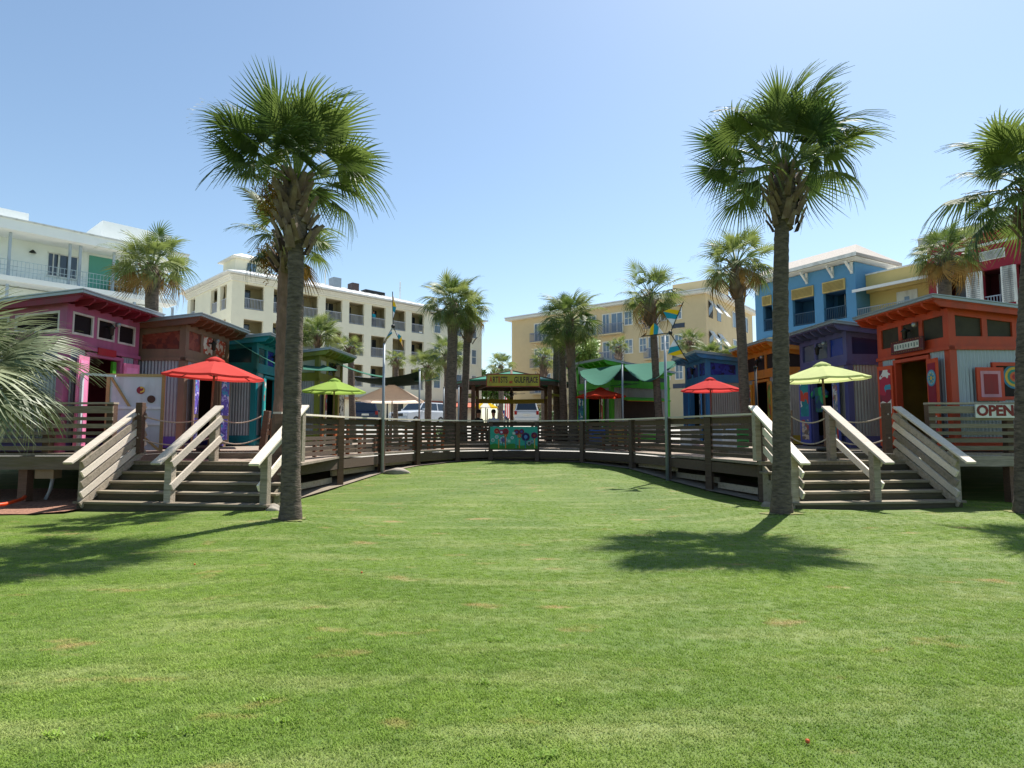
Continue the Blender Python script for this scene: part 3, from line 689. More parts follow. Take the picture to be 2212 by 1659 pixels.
def palm(label, base, bud, r0=.17, r1=.13, crown=1.0, nf=30, boots=1.0, near=False, seed=1, lo=-25, dry=0, bark=None, group='sabal palms', boot_r=.2, nboot=None, name='palm_tree', fm=None, seeds=0):
    """base, bud: world points"""
    r = random.Random(seed); base = Vector(base); bud = Vector(bud); h = bud.z - base.z
    o = empty(name, base, 0, label, 'palm tree', group)
    lean = (bud.x - base.x, bud.y - base.y)
    (trunk_mesh(h, r0, r1, lean, seed, rings=110, n=22, rough=.022) if near else trunk_mesh(h, r0, r1, lean, seed, rings=30, n=10, rough=.03)).build('trunk', bark or BARK, o)
    top = bud - base
    # leaf bases
    if boots > 0:
        nb = nboot or (46 if near else 0)
        if nb:
            bt = MB(); bt.tube([(top.x, top.y, h - boots - .05), (top.x, top.y, h - boots * .7), (top.x, top.y, h - boots * .25), (top.x, top.y, h + .1)], [r1, boot_r * .8, boot_r * .7, .07], 12); bt.build('fibre_sheath', BARK, o)
            for i in range(nb):
                t = (i + r.random()) / nb; a = i * 2.39996 + r.uniform(-.3, .3)
                rr = boot_r * (.8 if t < .75 else .55); s = r.uniform(.75, 1.2)
                child('leaf_base', BOOTM, o, (top.x + rr * math.cos(a), top.y + rr * math.sin(a), h - boots + boots * t - .1), (r.uniform(-.55, .55), r.uniform(-.1, .22), a), (s, s, s))
        else:
            bt = MB(); bt.tube([(top.x, top.y, h - boots - .05), (top.x, top.y, h - boots * .8), (top.x, top.y, h - boots * .25), (top.x, top.y, h + .1)], [r1, boot_r, boot_r * .85, .06], 9)
            for i in range(26):
                t = i / 26; a = i * 2.39996; s = r.uniform(.7, 1.1); rr = boot_r * .75
                M = Matrix.Translation((top.x + rr * math.cos(a), top.y + rr * math.sin(a), h - boots + boots * t - .1)) @ Euler((0, .2, a)).to_matrix().to_4x4() @ Matrix.Scale(s, 4)
                bt.add([M @ Vector(v) for v in _bm.v], _bm.f)
            bt.build('leaf_bases', BOOT, o)
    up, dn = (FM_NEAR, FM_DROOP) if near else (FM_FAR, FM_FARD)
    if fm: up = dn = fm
    for i in range(nf):
        t = (i + .5) / nf
        el = R(84 - (84 - lo) * t ** .85 + r.uniform(-7, 7)); a = i * 2.39996 + r.uniform(-.25, .25)
        me = r.choice(up if el > R(8) else dn)
        if dry and t > 1 - dry: me = r.choice(FM_DRY)
        s = crown * r.uniform(.85, 1.12) * (.85 if t < .12 else (.9 if t > .75 else 1))
        child('frond', me, o, (top.x + .05 * math.cos(a), top.y + .05 * math.sin(a), h - .25 * t * boots * .5), (r.uniform(-1.0, 1.0), -el, a), (s, s, s))
    for k in range(seeds):
        a = k * 2.1 + 2.6; sm = MB(); rr = random.Random(seed + k)
        for q in range(900):
            p = Vector((rr.gauss(0, .13), rr.gauss(0, .13), rr.gauss(0, .17))); c_ = Vector((.55, 0, -.12 - .1 * k)) + p
            d_ = Vector((rr.uniform(-1, 1), rr.uniform(-1, 1), rr.uniform(-1, 1))).normalized() * .035
            e_ = d_.orthogonal().normalized() * .008; sm.add([c_ - d_ - e_, c_ - d_ + e_, c_ + d_ + e_, c_ + d_ - e_], [(0, 1, 2, 3)])
        sm.tube([(0, 0, 0), (.3, 0, .12), (.55, 0, .0)], .015, 5)
        child('seed_cluster', sm.mesh('seed_cluster', SEED), o, (top.x, top.y, h - .2), (0, 0, a))['kind'] = 'stuff'
    return o
def ground_pt(u, v):                       # lawn point seen at a pixel
    lo, hi = 1.5, 26.
    for _ in range(40):
        d = (lo + hi) / 2; p = P(u, v, d)
        if p.z > gz(p.x, d): lo = d
        else: hi = d
    return Vector((X(u, d), d, gz(X(u, d), d)))
a = ground_pt(633, 1122); palm('tall palm with shaggy brown trunk top at the corner of the left stairs', a, P(640, 380, a.y), .15, .115, .96, 38, 1.25, True, 3, -2, 0, BARK_LICHEN, boot_r=.27, seeds=1, nboot=64)
b = Vector((X(603, 12.4), 12.4, 0)); palm('shorter palm with reddish trunk standing tight behind the tallest left palm', b, P(620, 518, 12.4), .16, .13, .74, 20, .7, True, 5, -30, .06, mat('reddish_bark', '#7a5f54', .95, .35, 4, 1.0, stretch=(3, 3, 1.2), bscale=9), boot_r=.22, nboot=30, seeds=1)
a = ground_pt(1682, 1108); palm('tall straight palm with cross hatched leaf bases by the right stairs', a, P(1692, 358, a.y), .155, .115, 1.0, 38, 1.12, True, 19, -14, 0, BARK_LICHEN, boot_r=.27, nboot=54)
a = ground_pt(2207, 1108); palm('leaning palm by the OPEN sign cut by the frame', a, P(2234, 400, a.y), .18, .14, .98, 36, .9, True, 14, -28, 0, BARK_LICHEN, boot_r=.28, nboot=54)
def mid(label, u, vb, d, crown, ut=None, vg=None, nf=26,  boots=.8, seed=1, dry=0, lo=-35, r0=.17, r1=.14, base=None, **kw):
    """palm with bud at pixel (u, vb), standing at depth d on the surface there"""
    ub = ut if ut is not None else u
    zb = base if base is not None else (KD if d < 31.4 else gz(0, d))
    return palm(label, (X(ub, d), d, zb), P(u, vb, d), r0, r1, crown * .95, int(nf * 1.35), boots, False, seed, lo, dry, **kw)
mid('bushy palm with dry skirt behind the pink and brown kiosks', 328, 575, 18.8, 0.82, 322, boots=.7, seed=21, dry=.12, r0=.2, r1=.19, boot_r=.26, nf=34)
mid('full round palm with thick trunk left of the pavilion sign', 978, 655, 23.2, 0.82, 974, nf=44, boots=.9, seed=22, lo=-50, r0=.21, r1=.19, boot_r=.27)
mid('slimmer palm just right of the thick pavilion palm', 1012, 664, 24.2, 0.67, 1001, nf=26, boots=1.4, seed=23, lo=-45, r0=.15, r1=.14, dry=.1)
mid('round palm with pale criss cross trunk right of the pavilion', 1232, 688, 23.4, 0.86, 1238, nf=46, boots=1.9, seed=24, lo=-48, r0=.17, r1=.15, boot_r=.2)
mid('darker palm trunk behind the criss cross palm by the pavilion', 1215, 718, 25.2, 0.65, 1217, nf=22, boots=.6, seed=25, lo=-55)
mid('slender dark palm touching the pavilion roof', 1201, 722, 26.6, 0.58, 1203, nf=18, boots=.5, seed=26, lo=-50, r0=.15, r1=.13)
mid('palm with ragged brown boot ring before the green kiosk', 1404, 636, 22.5, 0.86, 1426, nf=26, boots=1.15, seed=27, lo=-42, r0=.15, r1=.13, boot_r=.25, dry=.08)
mid('palm rising before the golden orange kiosk', 1590, 568, 18.6, 0.84, 1614, nf=30, boots=1.1, seed=28, lo=-40, r0=.16, r1=.14, boot_r=.24, dry=.1)
mid('bushy palm with dry skirt before the red building', 2042, 545, 20.5, 0.76, 2040, nf=36, boots=.7, seed=29, lo=-55, r0=.2, r1=.19, boot_r=.27, dry=.2)
mid('dense low palm behind the olive green kiosk', 686, 728, 29.5, 0.79, nf=30, boots=.4, seed=31, lo=-20)
mid('low palm between the olive kiosk and tall trunk', 640, 735, 28.5, 0.58, nf=22, boots=.4, seed=41, lo=-10)
mid('small palm with bare trunk before the cream building beside the olive kiosk', 757, 752, 31, 0.48, 762, nf=22, boots=.4, seed=32, lo=-30, r0=.17, r1=.16)
mid('small neat palm behind the grey pole of the left pinwheel', 855, 778, 35, 0.47, nf=20, boots=.4, seed=33, lo=-25, r0=.15)
mid('bright green palm beside the tan umbrella', 925, 792, 33, 0.73, nf=28, boots=.7, seed=34, lo=-40, r0=.19, r1=.18)
mid('second bright palm nearer the thick pavilion palm', 965, 765, 31.5, 0.79, nf=28, boots=.7, seed=35, lo=-40)
mid('distant palm in the gap between the cream and beige buildings', 1082, 790, 52, 0.93, nf=22, boots=.9, seed=36, lo=-35, r0=.22, r1=.22)
mid('small palm with plump trunk before the beige building, above the pavilion roof', 1174, 772, 36, 0.58, nf=24, boots=1.3, seed=37, lo=-35, r0=.16, r1=.14, boot_r=.24)
mid('small tidy palm before the beige building above the green kiosk', 1336, 750, 40, 0.52, nf=22, boots=.8, seed=38, lo=-15, r0=.2, r1=.2, boot_r=.22)
mid('small palm behind the right pinwheel', 1490, 738, 34, 0.58, nf=24, boots=.5, seed=39, lo=-35, r0=.16, r1=.15)
mid('low fan palm peeping above the blue kiosk roof', 1535, 775, 29.5, 0.67, nf=20, boots=.2, seed=42, lo=0)
mid('second low fan palm peeping above the blue kiosk roof', 1585, 778, 29, 0.58, nf=18, boots=.2, seed=43, lo=0)
# pale fan palm at the left edge, close to the camera
pb = Vector((X(-110, 9.9), 9.9, gz(-8.6, 9.6)))
palm('large pale grey green fan palm drooping over the left deck', pb, pb + Vector((.1, 0, 2.35)), .2, .18, .86, 32, .5, True, 51, -40, 0, fm=FM_PALE, boot_r=.22, nboot=20)

# broadleaf tree and hedge-like shrubs
def leafy(label, base, h, rx, rz_, n, mat_, seed, name='leafy_tree', cat='tree', lobes=9, leaf=.09):
    r = random.Random(seed); o = empty(name, base, 0, label, cat)
    tr = MB(); tr.tube([(0, 0, -.1), (.05, 0, h * .35), (0, .05, h * .7)], [.1, .07, .03], 7)
    cs = []
    for k in range(lobes):
        a = k * 2.4; q = r.uniform(.3, .8); c = Vector((rx * q * math.cos(a), rx * q * math.sin(a), h - rz_ + rz_ * r.uniform(-.6, .65))); cs.append((c, r.uniform(.3, .5) * rx))
        tr.tube([(0, 0, h * .35), c * .6 + Vector((0, 0, h * .2)), c], [.04, .025, .008], 5)
    tr.build('trunk', BARK, o)
    m = MB()
    for i in range(n):
        c, rr = r.choice(cs); d = Vector((r.gauss(0, 1), r.gauss(0, 1), r.gauss(0, 1))).normalized() * rr * r.uniform(.3, 1.05)
        p = c + d; a = Vector((r.gauss(0, 1), r.gauss(0, 1), r.gauss(0, 1))).normalized(); b_ = a.orthogonal().normalized()
        s = leaf * r.uniform(.6, 1.3); m.add([p - a * s, p + b_ * s * .5, p + a * s, p - b_ * s * .5], [(0, 1, 2, 3)])
    m.build('crown', mat_, o); return o
LEAF1 = leafmat('pale_leaves', '#4a6a26', '#93ab5a', .4, .5); LEAF2 = leafmat('green_leaves', '#2c4a18', '#55752c', .35, .5)
leafy('pale green leafy tree behind the green kiosk roof', (X(1265, 31.2), 31.2, KD), Z(722, 31.2) - KD, 1.0, 1.5, 5200, LEAF1, 3, lobes=14, leaf=.1)
for i, (u, v, d, rx) in enumerate(((1052, 800, 78, 2.6), (1098, 806, 86, 2.6), (1075, 812, 95, 3.2))):
    leafy(['round tree far off in the gap left of the distant palm', 'round tree far off in the gap right of the distant palm', 'low tree far off directly behind the distant palm'][i], (X(u, d), d, gz(0, d)), Z(v, d) - gz(0, d), rx, 2.2, 1800, LEAF2, 70 + i, leaf=.35)
for i, (u, d, h) in enumerate(((1212 - 250, 34, 1.5), (1180, 45, 1.3), (905, 45, 1.4))):
    leafy(['low green shrub at the car park edge behind the thick pavilion palm', 'low green shrub beside the storefront under the pavilion', 'low green shrub behind the white car'][i], (X(u, d), d, gz(0, d)), h, .9, .7, 1500, LEAF2, 90 + i, 'shrub', 'shrub', leaf=.07)

# small lawn weeds, orange fallen fruit, rocks
ROCK = mat('pale_rock', '#8d857a', .9, .25, 3, .8)
def rock(p, s, label, seed):
    r = random.Random(seed); bm = bmesh.new(); bmesh.ops.create_icosphere(bm, subdivisions=3, radius=1)
    for v in bm.verts:
        n = math.sin(v.co.x * 3 + seed) * .12 + math.sin(v.co.y * 4 + v.co.z * 3 + seed * 2) * .12; v.co *= 1 + n
        v.co.x *= s[0]; v.co.y *= s[1]; v.co.z *= s[2]
    me = bpy.data.meshes.new('rock'); bm.to_mesh(me); bm.free(); me.materials.append(ROCK)
    for p_ in me.polygons: p_.use_smooth = True
    o = child('rock', me, None, p); tag(o, label, 'rock')
g_ = ground_pt(858, 1022); rock(g_ + Vector((0, 0, -.02)), (.42, .3, .17), 'pale rounded rock at the lawn edge below the curved railing', 1)
g_ = ground_pt(597, 1103); rock(g_, (.14, .12, .1), 'small white rock beside the left stairs and palm', 2)
g_ = ground_pt(1652, 1095); rock(g_, (.1, .1, .12), 'grey concrete lump beside the right stairs and palm', 4)
for i, (u, v) in enumerate(((1720, 1608), (787, 1240), (432, 1222))):
    q = ground_pt(u, v); o = MB().lathe([(0, -.011), (.008, -.008), (.011, 0), (.008, .008), (0, .011)], 8).build('fallen_fruit', mat('fruit', '#b8552a', .5), None, q + Vector((0, 0, .016)))
    tag(o, ['orange fallen fruit lying in the foreground grass', 'tan speck of fruit on the lawn between palm shadow and centre', 'tan speck of fruit beside the left palm shadow'][i], 'fruit')
# mulch details: orange hose, tan box, pipe
o = MB().tube([(X(-40, 11.2), 11.2, .1), (X(20, 11.6), 11.6, .1), (X(58, 12.3), 12.3, .12), (X(75, 13.2), 13.2, .2)], .035, 8).build('orange_hose', mat('orange_plastic', '#d8481a', .5)); tag(o, 'orange hose lying on the mulch below the left deck', 'hose')
bxx = Vector((X(110, 12.75), 12.75, 0))
eb = empty('utility_box', bxx + Vector((0, 0, .52)), 0, 'tan utility box hung under the left deck edge', 'utility box')
MB().bx(-.2, .2, -.12, .12, -.02, .26).build('box', paint('#a08a70'), eb, bevel=.01)
MB().tube([(.1, 0, 0), (.08, -.02, -.25), (0, -.04, -.45)], .035, 8).build('pipe', paint('#b8bcc0'), eb)

SOILM = mat('bare_soil', '#6f7044', .95, .35, 12, .8)
for (u, v, rr) in ((633, 1122, .25), (1682, 1108, .3), (2207, 1108, .3)):
    c = ground_pt(u, v); vs = [(0, 0, 0.02)]; n = 28
    for k in range(n):
        t = 2 * math.pi * k / n; q = rr * (1 + .25 * math.sin(3 * t + u) + .15 * math.sin(7 * t)); vs.append((q * math.cos(t), q * math.sin(t) * .8, gz(c.x + q * math.cos(t), c.y + q * math.sin(t) * .8) - c.z + .012))
    tag(MB().add(vs, [(0, 1 + k, 1 + (k + 1) % n) for k in range(n)], True).build('bare_soil', SOILM, None, c), kind='structure')
WEED = leafmat('weed_leaf', '#66861e', '#86a438', .35, .6)
for i, (u, v) in enumerate(((150, 1588), (260, 1592), (340, 1590), (435, 1582), (590, 1512), (630, 1560), (1050, 1478), (1200, 1520), (1180, 1640), (1080, 1385))):
    q = ground_pt(u, v); r = random.Random(i); m = MB()
    for k in range(26):
        a = r.uniform(0, 6.28); L = r.uniform(.012, .034); x, y = r.gauss(0, .03), r.gauss(0, .02); ca, sa = math.cos(a), math.sin(a); w = .004
        m.add([(x - sa * w, y + ca * w, .005), (x + sa * w, y - ca * w, .005), (x + ca * L * .6 + sa * w, y + sa * L * .6 - ca * w, .02), (x + ca * L * .6 - sa * w, y + sa * L * .6 + ca * w, .02), (x + ca * L, y + sa * L, .02)], [(0, 1, 2, 3), (3, 2, 4)])
    o = m.build('weed_clump', WEED, None, q); tag(o, 'small bright yellow green weed clump in the mown lawn', 'weed', 'weed clumps in the lawn')
# ------------------------------------------------------------------ pavilion
pv = empty('open_pavilion', (X(1105, 26.4), 26.4, KD), 0, 'open wooden pavilion with low green metal roof and painted name sign', 'pavilion')
GREENR = mat('green_metal_roof', '#1c6a50', .45, .12, 2, .05, metal=.1)
NP = 8; RR = 2.5; EZ = 2.5; AP = 3.02
ang = [k * math.pi / 4 for k in range(NP)]
rp_ = [Vector((RR * math.cos(t), RR * .92 * math.sin(t), EZ)) for t in ang]
for k in range(NP):
    a, b = rp_[k], rp_[(k + 1) % NP]; c = Vector((0, 0, AP))
    m = MB(); m.add([a, b, c, a + Vector((0, 0, .07)), b + Vector((0, 0, .07)), c + Vector((0, 0, .07))], [(0, 2, 1), (3, 4, 5), (0, 1, 4, 3), (1, 2, 5, 4), (2, 0, 3, 5)])
    m.build('roof_panel', GREENR, pv)
    MB().bar(a * .985 + Vector((0, 0, -.03)), b * .985 + Vector((0, 0, -.03)), .06, .2).build('eave_beam', WOOD_DARK, pv)
    MB().bar(a * .97 + Vector((0, 0, -.05)), c * 1 + Vector((0, 0, -.1)), .07, .14).build('rafter', WOOD_DARK, pv)
    MB().bar(a + Vector((0, 0, .08)), c + Vector((0, 0, .09)), .09, .04).build('ridge_cap', WOOD_POST, pv)
    q = a * .9
    if k != 6: MB().bx(q.x - .08, q.x + .08, q.y - .08, q.y + .08, 0, EZ - .12).build('post', WOOD_POST, pv)
    if k in (0, 3, 4, 7, 5, 6)[:4]:   # painted yellow-green valance between side posts
        MB().bar(a * .88 + Vector((0, 0, -.22)), b * .88 + Vector((0, 0, -.22)), .03, .1).build('valance_board', paint('#9a9a3a'), pv)
for k in (1, 2): MB().bar(rp_[k] * .85 + Vector((0, 0, -.3)), rp_[(k + 1) % NP] * .85 + Vector((0, 0, -.3)), .03, .2).build('valance_board', paint('#8a7a1a'), pv)
fan = MB(); fan.lathe([(0, .05), (.1, .03), (.1, -.1), (.02, -.16), (0, -.16)], 10, (0, 0, 2.1)).tube([(0, 0, 2.1), (0, 0, 2.85)], .015, 6)
for k in range(5):
    t = k * R(72); fan.bar((.1 * math.cos(t), .1 * math.sin(t), 2.07), (.6 * math.cos(t), .6 * math.sin(t), 2.09), .12, .012)
fan.build('ceiling_fan', BLACK, pv)
# sign on the pavilion front
sg = empty('pavilion_sign', (X(1108.5, 23.75), 23.72, Z(836, 23.75)), 0, 'yellow painted sign with red border reading ARTISTS at GULF PLACE', 'sign')
sw, shh = 2.13, .52
MB().bx(-sw / 2, sw / 2, -.02, .02, 0, shh).build('border', paint('#8a3a20'), sg)
MB().bx(-sw / 2 + .04, sw / 2 - .04, -.03, -.02, .04, shh - .04).build('board', paint('#a89a34'), sg)
for wd_, x, s_, c_ in (('A', -.88, .34, '#a83a20'), ('RT', -.70, .33, '#3a2c22'), ('I', -.555, .34, '#a83a20'), ('STS', -.36, .32, '#4a3a2a'), ('at', -.09, .17, '#a83a20'), ('GULF', .26, .32, '#33301f'), ('PLACE', .74, .31, '#4a2430')):
    me = text_mesh(wd_, s_, paint(c_), .003, .008); xs_ = [v.co.x for v in me.vertices]; wdt = max(xs_) - min(xs_)
    tgt = {'A': .13, 'RT': .21, 'I': .05, 'STS': .28, 'at': .14, 'GULF': .44, 'PLACE': .46}[wd_]
    child('lettering', me, sg, (x, -.035, .27 if wd_ != 'at' else .2), (R(90), 0, 0), (tgt / wdt, 1.05, 1))
for x in (-.9, .9): MB().bar((x, 0, shh), (x, .12, shh + .1), .03, .03).build('hanger', BLACK, sg)

# mural on the railing
mu = empty('painted_mural_panel', (X(1110, 21.95), ring[6][1] - .13, BW - .02), 0, 'teal panel painted with bright flowers hung on the curved railing', 'panel')
mw, mh = 1.72, .8
MB().bx(-mw / 2, mw / 2, -.012, .012, .02, mh + .02).build('panel', mat('teal_panel_paint', '#2a9a86', .6, .2, 3), mu)
poly = [(-mw / 2, .02)] + [(-mw / 2 + mw * i / 10, .17 + .05 * math.sin(i * 1.7)) for i in range(11)] + [(mw / 2, .02)]
MB().prism_y(poly, -.018, -.0125).build('painted_grass', paint('#2c7a22'), mu)
def flower(x, z, r, c1, c2, n=8, k=0):
    m = MB()
    for i in range(n):
        t = 2 * math.pi * i / n; cx, cz = x + r * .6 * math.cos(t), z + r * .6 * math.sin(t)
        m.tube([(cx, -.014 - k * .002, cz), (cx, -.02 - k * .002, cz)], r * .42, 8)
    m.build('painted_flower', paint(c1), mu)
    MB().tube([(x, -.014, z), (x, -.026 - k * .002, z)], r * .45, 10).build('flower_heart', paint(c2), mu)
for i, (x, z, c_) in enumerate(((-.55, .1, '#c88a3a'), (-.3, .1, '#c8702a'), (.08, .1, '#1f7f8a'), (.2, .1, '#c8702a'), (.42, .1, '#1f5f8a'), (.75, .1, '#c8a04a'), (-.4, .1, '#2a6a2a'))):
    MB().bx(x - .018, x + .018, -.0225, -.013, .04, .36 + .1 * (i % 3)).build('painted_stem', paint(c_), mu)
for i, (x, z, r_, c1, c2) in enumerate(((-.38, .33, .14, '#b9c4dc', '#54508a'), (.43, .45, .16, '#3a2468', '#4a7ab8'), (.74, .5, .12, '#7a2a6a', '#a03a2a'), (-.62, .66, .1, '#c03a3a', '#d8604a'), (-.45, .62, .1, '#b03a6a', '#c8c0d8'), (-.3, .64, .12, '#b83a44', '#8a2a3a'), (.1, .62, .11, '#a02a3a', '#5a3a8a'), (.28, .64, .1, '#8a2a4a', '#5a4a9a'), (.2, .48, .07, '#d8703a', '#e09050'), (-.3, .5, .06, '#d8703a', '#e09050'), (-.62, .45, .07, '#cfe0e4', '#8ac0c8'), (-.06, .42, .06, '#d8e6e8', '#7ab0b8'), (.0, .58, .06, '#c0e0dc', '#e8f0f0'), (.55, .22, .08, '#d0d8e0', '#2a5a4a'), (.66, .28, .07, '#c8d8e0', '#6aa0a8'), (-.76, .33, .07, '#c8dcd8', '#8ab8a8'), (-.18, .3, .08, '#8ad0b0', '#c0e8d0'))):
    flower(x, z, r_, c1, c2, 8, i)

# ------------------------------------------------------------------ umbrellas
def umbrella(label, u, d, r, vrim, vtop, color, z0=None, color2=None, pole=None, n=8, tilt=0, vent=True, square=False, tr=.45):
    z0 = (KD if d < 31 else gz(0, d)) if z0 is None else z0
    zr = Z(vrim, d, u) - z0; zt = Z(vtop, d, u) - z0
    o = empty('patio_umbrella', (X(u, d), d, z0), 0, label, 'umbrella'); C1 = cloth('canvas_' + color[1:], color, tr); C2 = cloth('canvas_' + color2[1:], color2) if color2 else C1
    if square: n = 4
    ph = R(45) if square else R(22.5)
    segs = 3; cn = MB()
    P_ = lambda k, t, dz=0: Vector((r * t * math.cos(ph + 2 * math.pi * k / n), r * t * math.sin(ph + 2 * math.pi * k / n), zr + (zt - .03 - zr) * (1 - t) ** .93 + dz))
    for k in range(n):
        sub = 4
        rows = []
        for i in range(segs + 1):
            t = .1 + .9 * i / segs; row = []
            for j in range(sub + 1):
                f_ = j / sub; p = P_(k, t).lerp(P_(k + 1, t), f_); p.z -= .018 * r * t * math.sin(math.pi * f_); row.append(p)
            rows.append(row)
        rows.append([p + Vector((0, 0, -.055 * max(.5, r / 1.2))) for p in rows[-1]])
        vs = [p for row in rows for p in row]
        cn.add(vs, [(i * 5 + j, i * 5 + j + 1, (i + 1) * 5 + j + 1, (i + 1) * 5 + j) for i in range(segs + 1) for j in range(sub)], False, k % 2 if color2 else 0)
    me_o = cn.build('canopy', [C1, C2], o)
    if vent:
        vn = MB(); rv = .2 * r
        vn.lathe([(.02, zt + .02), (rv * .5, zt - .01), (rv, zt - .07), (rv, zt - .11)], 8); vn.build('vent_cap', C2 if color2 else C1, me_o)
    PM = paint(pole) if pole else WOOD_POST
    MB().tube([(0, 0, .02), (0, 0, zt)], .025, 8).build('pole', PM, o)
    for k in range(n): MB().bar((0, 0, zr - .02), P_(k, .55, -.03), .015, .015).build('rib', PM, o)
    for k in range(n): MB().bar(P_(k, .12, -.02), P_(k, .98, -.03), .014, .018).build('rib', PM, o)
    MB().lathe([(.0, .09), (.05, .08), (.24, .06), (.26, 0), (0, 0)], 12).build('base', BLACK, o)
    o.rotation_euler = (0, tilt, 0)
    return o
umbrella('red canvas umbrella before the brown kiosk', 451, 14.1, 1.09, 812, 772, '#d2524c', tilt=R(2.5))
umbrella('light green umbrella before the olive kiosk', 720, 19.8, 1.03, 845, 818, '#9cb85a')
umbrella('large faded tan umbrella near the parked cars', 846, 26.5, 1.72, 864, 827, '#f3e2d4', vent=False, square=True, tr=.68)
umbrella('red and faded white umbrella before the green kiosk', 1298, 22.9, .97, 856, 837, '#c8442c', color2=None)
umbrella('red canvas umbrella before the blue kiosk', 1537, 19.6, .95, 842, 816, '#cc4846')
umbrella('lime green umbrella before the purple kiosk', 1787, 14.3, 1.02, 818, 783, '#d2dc9c', tilt=R(-2))
umbrella('yellow and white striped umbrella under the pavilion', 1049, 33, .72, 880, 865, '#c8a81a', color2='#d8d8d0', vent=False)

# ------------------------------------------------------------------ shade sails
SAIL = cloth('sail_green', '#3f6e5e', .25); SAILD = cloth('sail_shaded_green', '#0a2a20', .05)  # second sail cloth is a dark copy, underside shade put into its colour
def sail(label, c, sag, m=SAIL, th=.01, front=False):
    n = 10; c = [Vector(p) for p in c]; o0 = c[0].copy(); vs = []; fs = []
    if len(c) == 3: c.append(c[2].copy())
    for off_ in (0, th):
        for i in range(n + 1):
            for j in range(n + 1):
                s_, t_ = i / n, j / n
                p = (c[0].lerp(c[1], s_)).lerp(c[3].lerp(c[2], s_), t_)
                k = 4 * s_ * (1 - s_), 4 * t_ * (1 - t_)
                p = p - Vector((0, 0, (sag * k[0] * (1 - t_) + .06 * k[1] if front else sag * (k[0] * (.4 + .6 * abs(2 * t_ - 1)) + k[1] * .6) * .7) + off_))
                vs.append(p - o0)
    N = (n + 1) ** 2
    for i in range(n):
        for j in range(n):
            q = (i * (n + 1) + j, (i + 1) * (n + 1) + j, (i + 1) * (n + 1) + j + 1, i * (n + 1) + j + 1)
            fs += [q, tuple(N + k for k in q[::-1])]
    o = MB().add(vs, fs, True).build('shade_sail', m, None, o0); tag(o, label, 'shade sail', 'green shade sails')
sail('pale green sail slung from the brown kiosk roof past the teal kiosk', [P(505, 733, 16.6), P(610, 793, 16.2), P(606, 789, 18.5), P(520, 742, 19)], .05)
sail('pale green awning sail beside the olive kiosk wall', [P(655, 798, 20.5), P(730, 800, 20.8), P(672, 776, 23.5), P(655, 778, 23)], .03)
sail('long narrow green sail running from the olive kiosk to the grey pole', [P(725, 783, 22.6), P(828, 815, 21), P(828, 812, 24), P(735, 785, 25)], .12)
sail('green sail with dark shaded underside stretched above the tan umbrella', [P(765, 813, 24.2), P(903, 802, 24.2), P(905, 830, 27.0), P(775, 822, 27.0)], .22, SAILD)
sail('small pale green sail right of the tan umbrella', [P(895, 822, 25), P(950, 812, 26), P(935, 818, 28), P(900, 820, 27)], .12)
sail('large drooping green sail left of the sail pole before the green kiosk', [P(1346, 789, 22.0), P(1258, 814, 22.4), P(1252, 800, 24.6), P(1343, 788, 24.6)], .5, front=True)
sail('large drooping green sail between the sail pole and the pinwheel pole', [P(1347, 789, 22.0), P(1440, 797, 22.2), P(1462, 779, 24.6), P(1350, 788, 24.6)], .52, front=True)
sail('pale green sail tip reaching up to the blue kiosk roof', [P(1430, 803, 22.1), P(1459, 790, 23.2), P(1461, 784, 23.4), P(1446, 792, 24)], .05)
sail('shaded green sail sheltering the green kiosk door', [P(1248, 792, 24.8), P(1312, 796, 24.6), P(1305, 812, 23.8), P(1250, 808, 24)], .1, SAILD)
sail('lowest pale green sail below the drooping ones', [P(1300, 832, 22.6), P(1350, 828, 22.4), P(1385, 826, 23), P(1345, 830, 24)], .06)
def pole(label, u, d, vtop, r=.035, z0=None, vbot=None, name='metal_pole', m=None):
    z0 = (KD if d < 31 else gz(0, d)) if z0 is None else z0
    p = Vector((X(u, d), d, z0)); h = Z(vtop, d, u) - z0
    o = MB().tube([(0, 0, -.05), (0, 0, h)], r, 10).tube([(0, 0, h), (0, 0, h + .04)], r * 1.3, 8).build(name, m or STEEL, None, p); tag(o, label, 'pole'); return o
pole('grey sail pole before the green kiosk', 1346, 21.9, 785)
pole('short grey sail pole by the red and white umbrella', 1265, 22.3, 820, .03)
pole('thin grey sail pole behind the tan umbrella', 905, 24.3, 800)
pole('thin grey pole left of the pavilion', 958, 27, 838, .03)
pole('thin grey pole beside the pavilion left post', 990, 23.3, 835, .03)
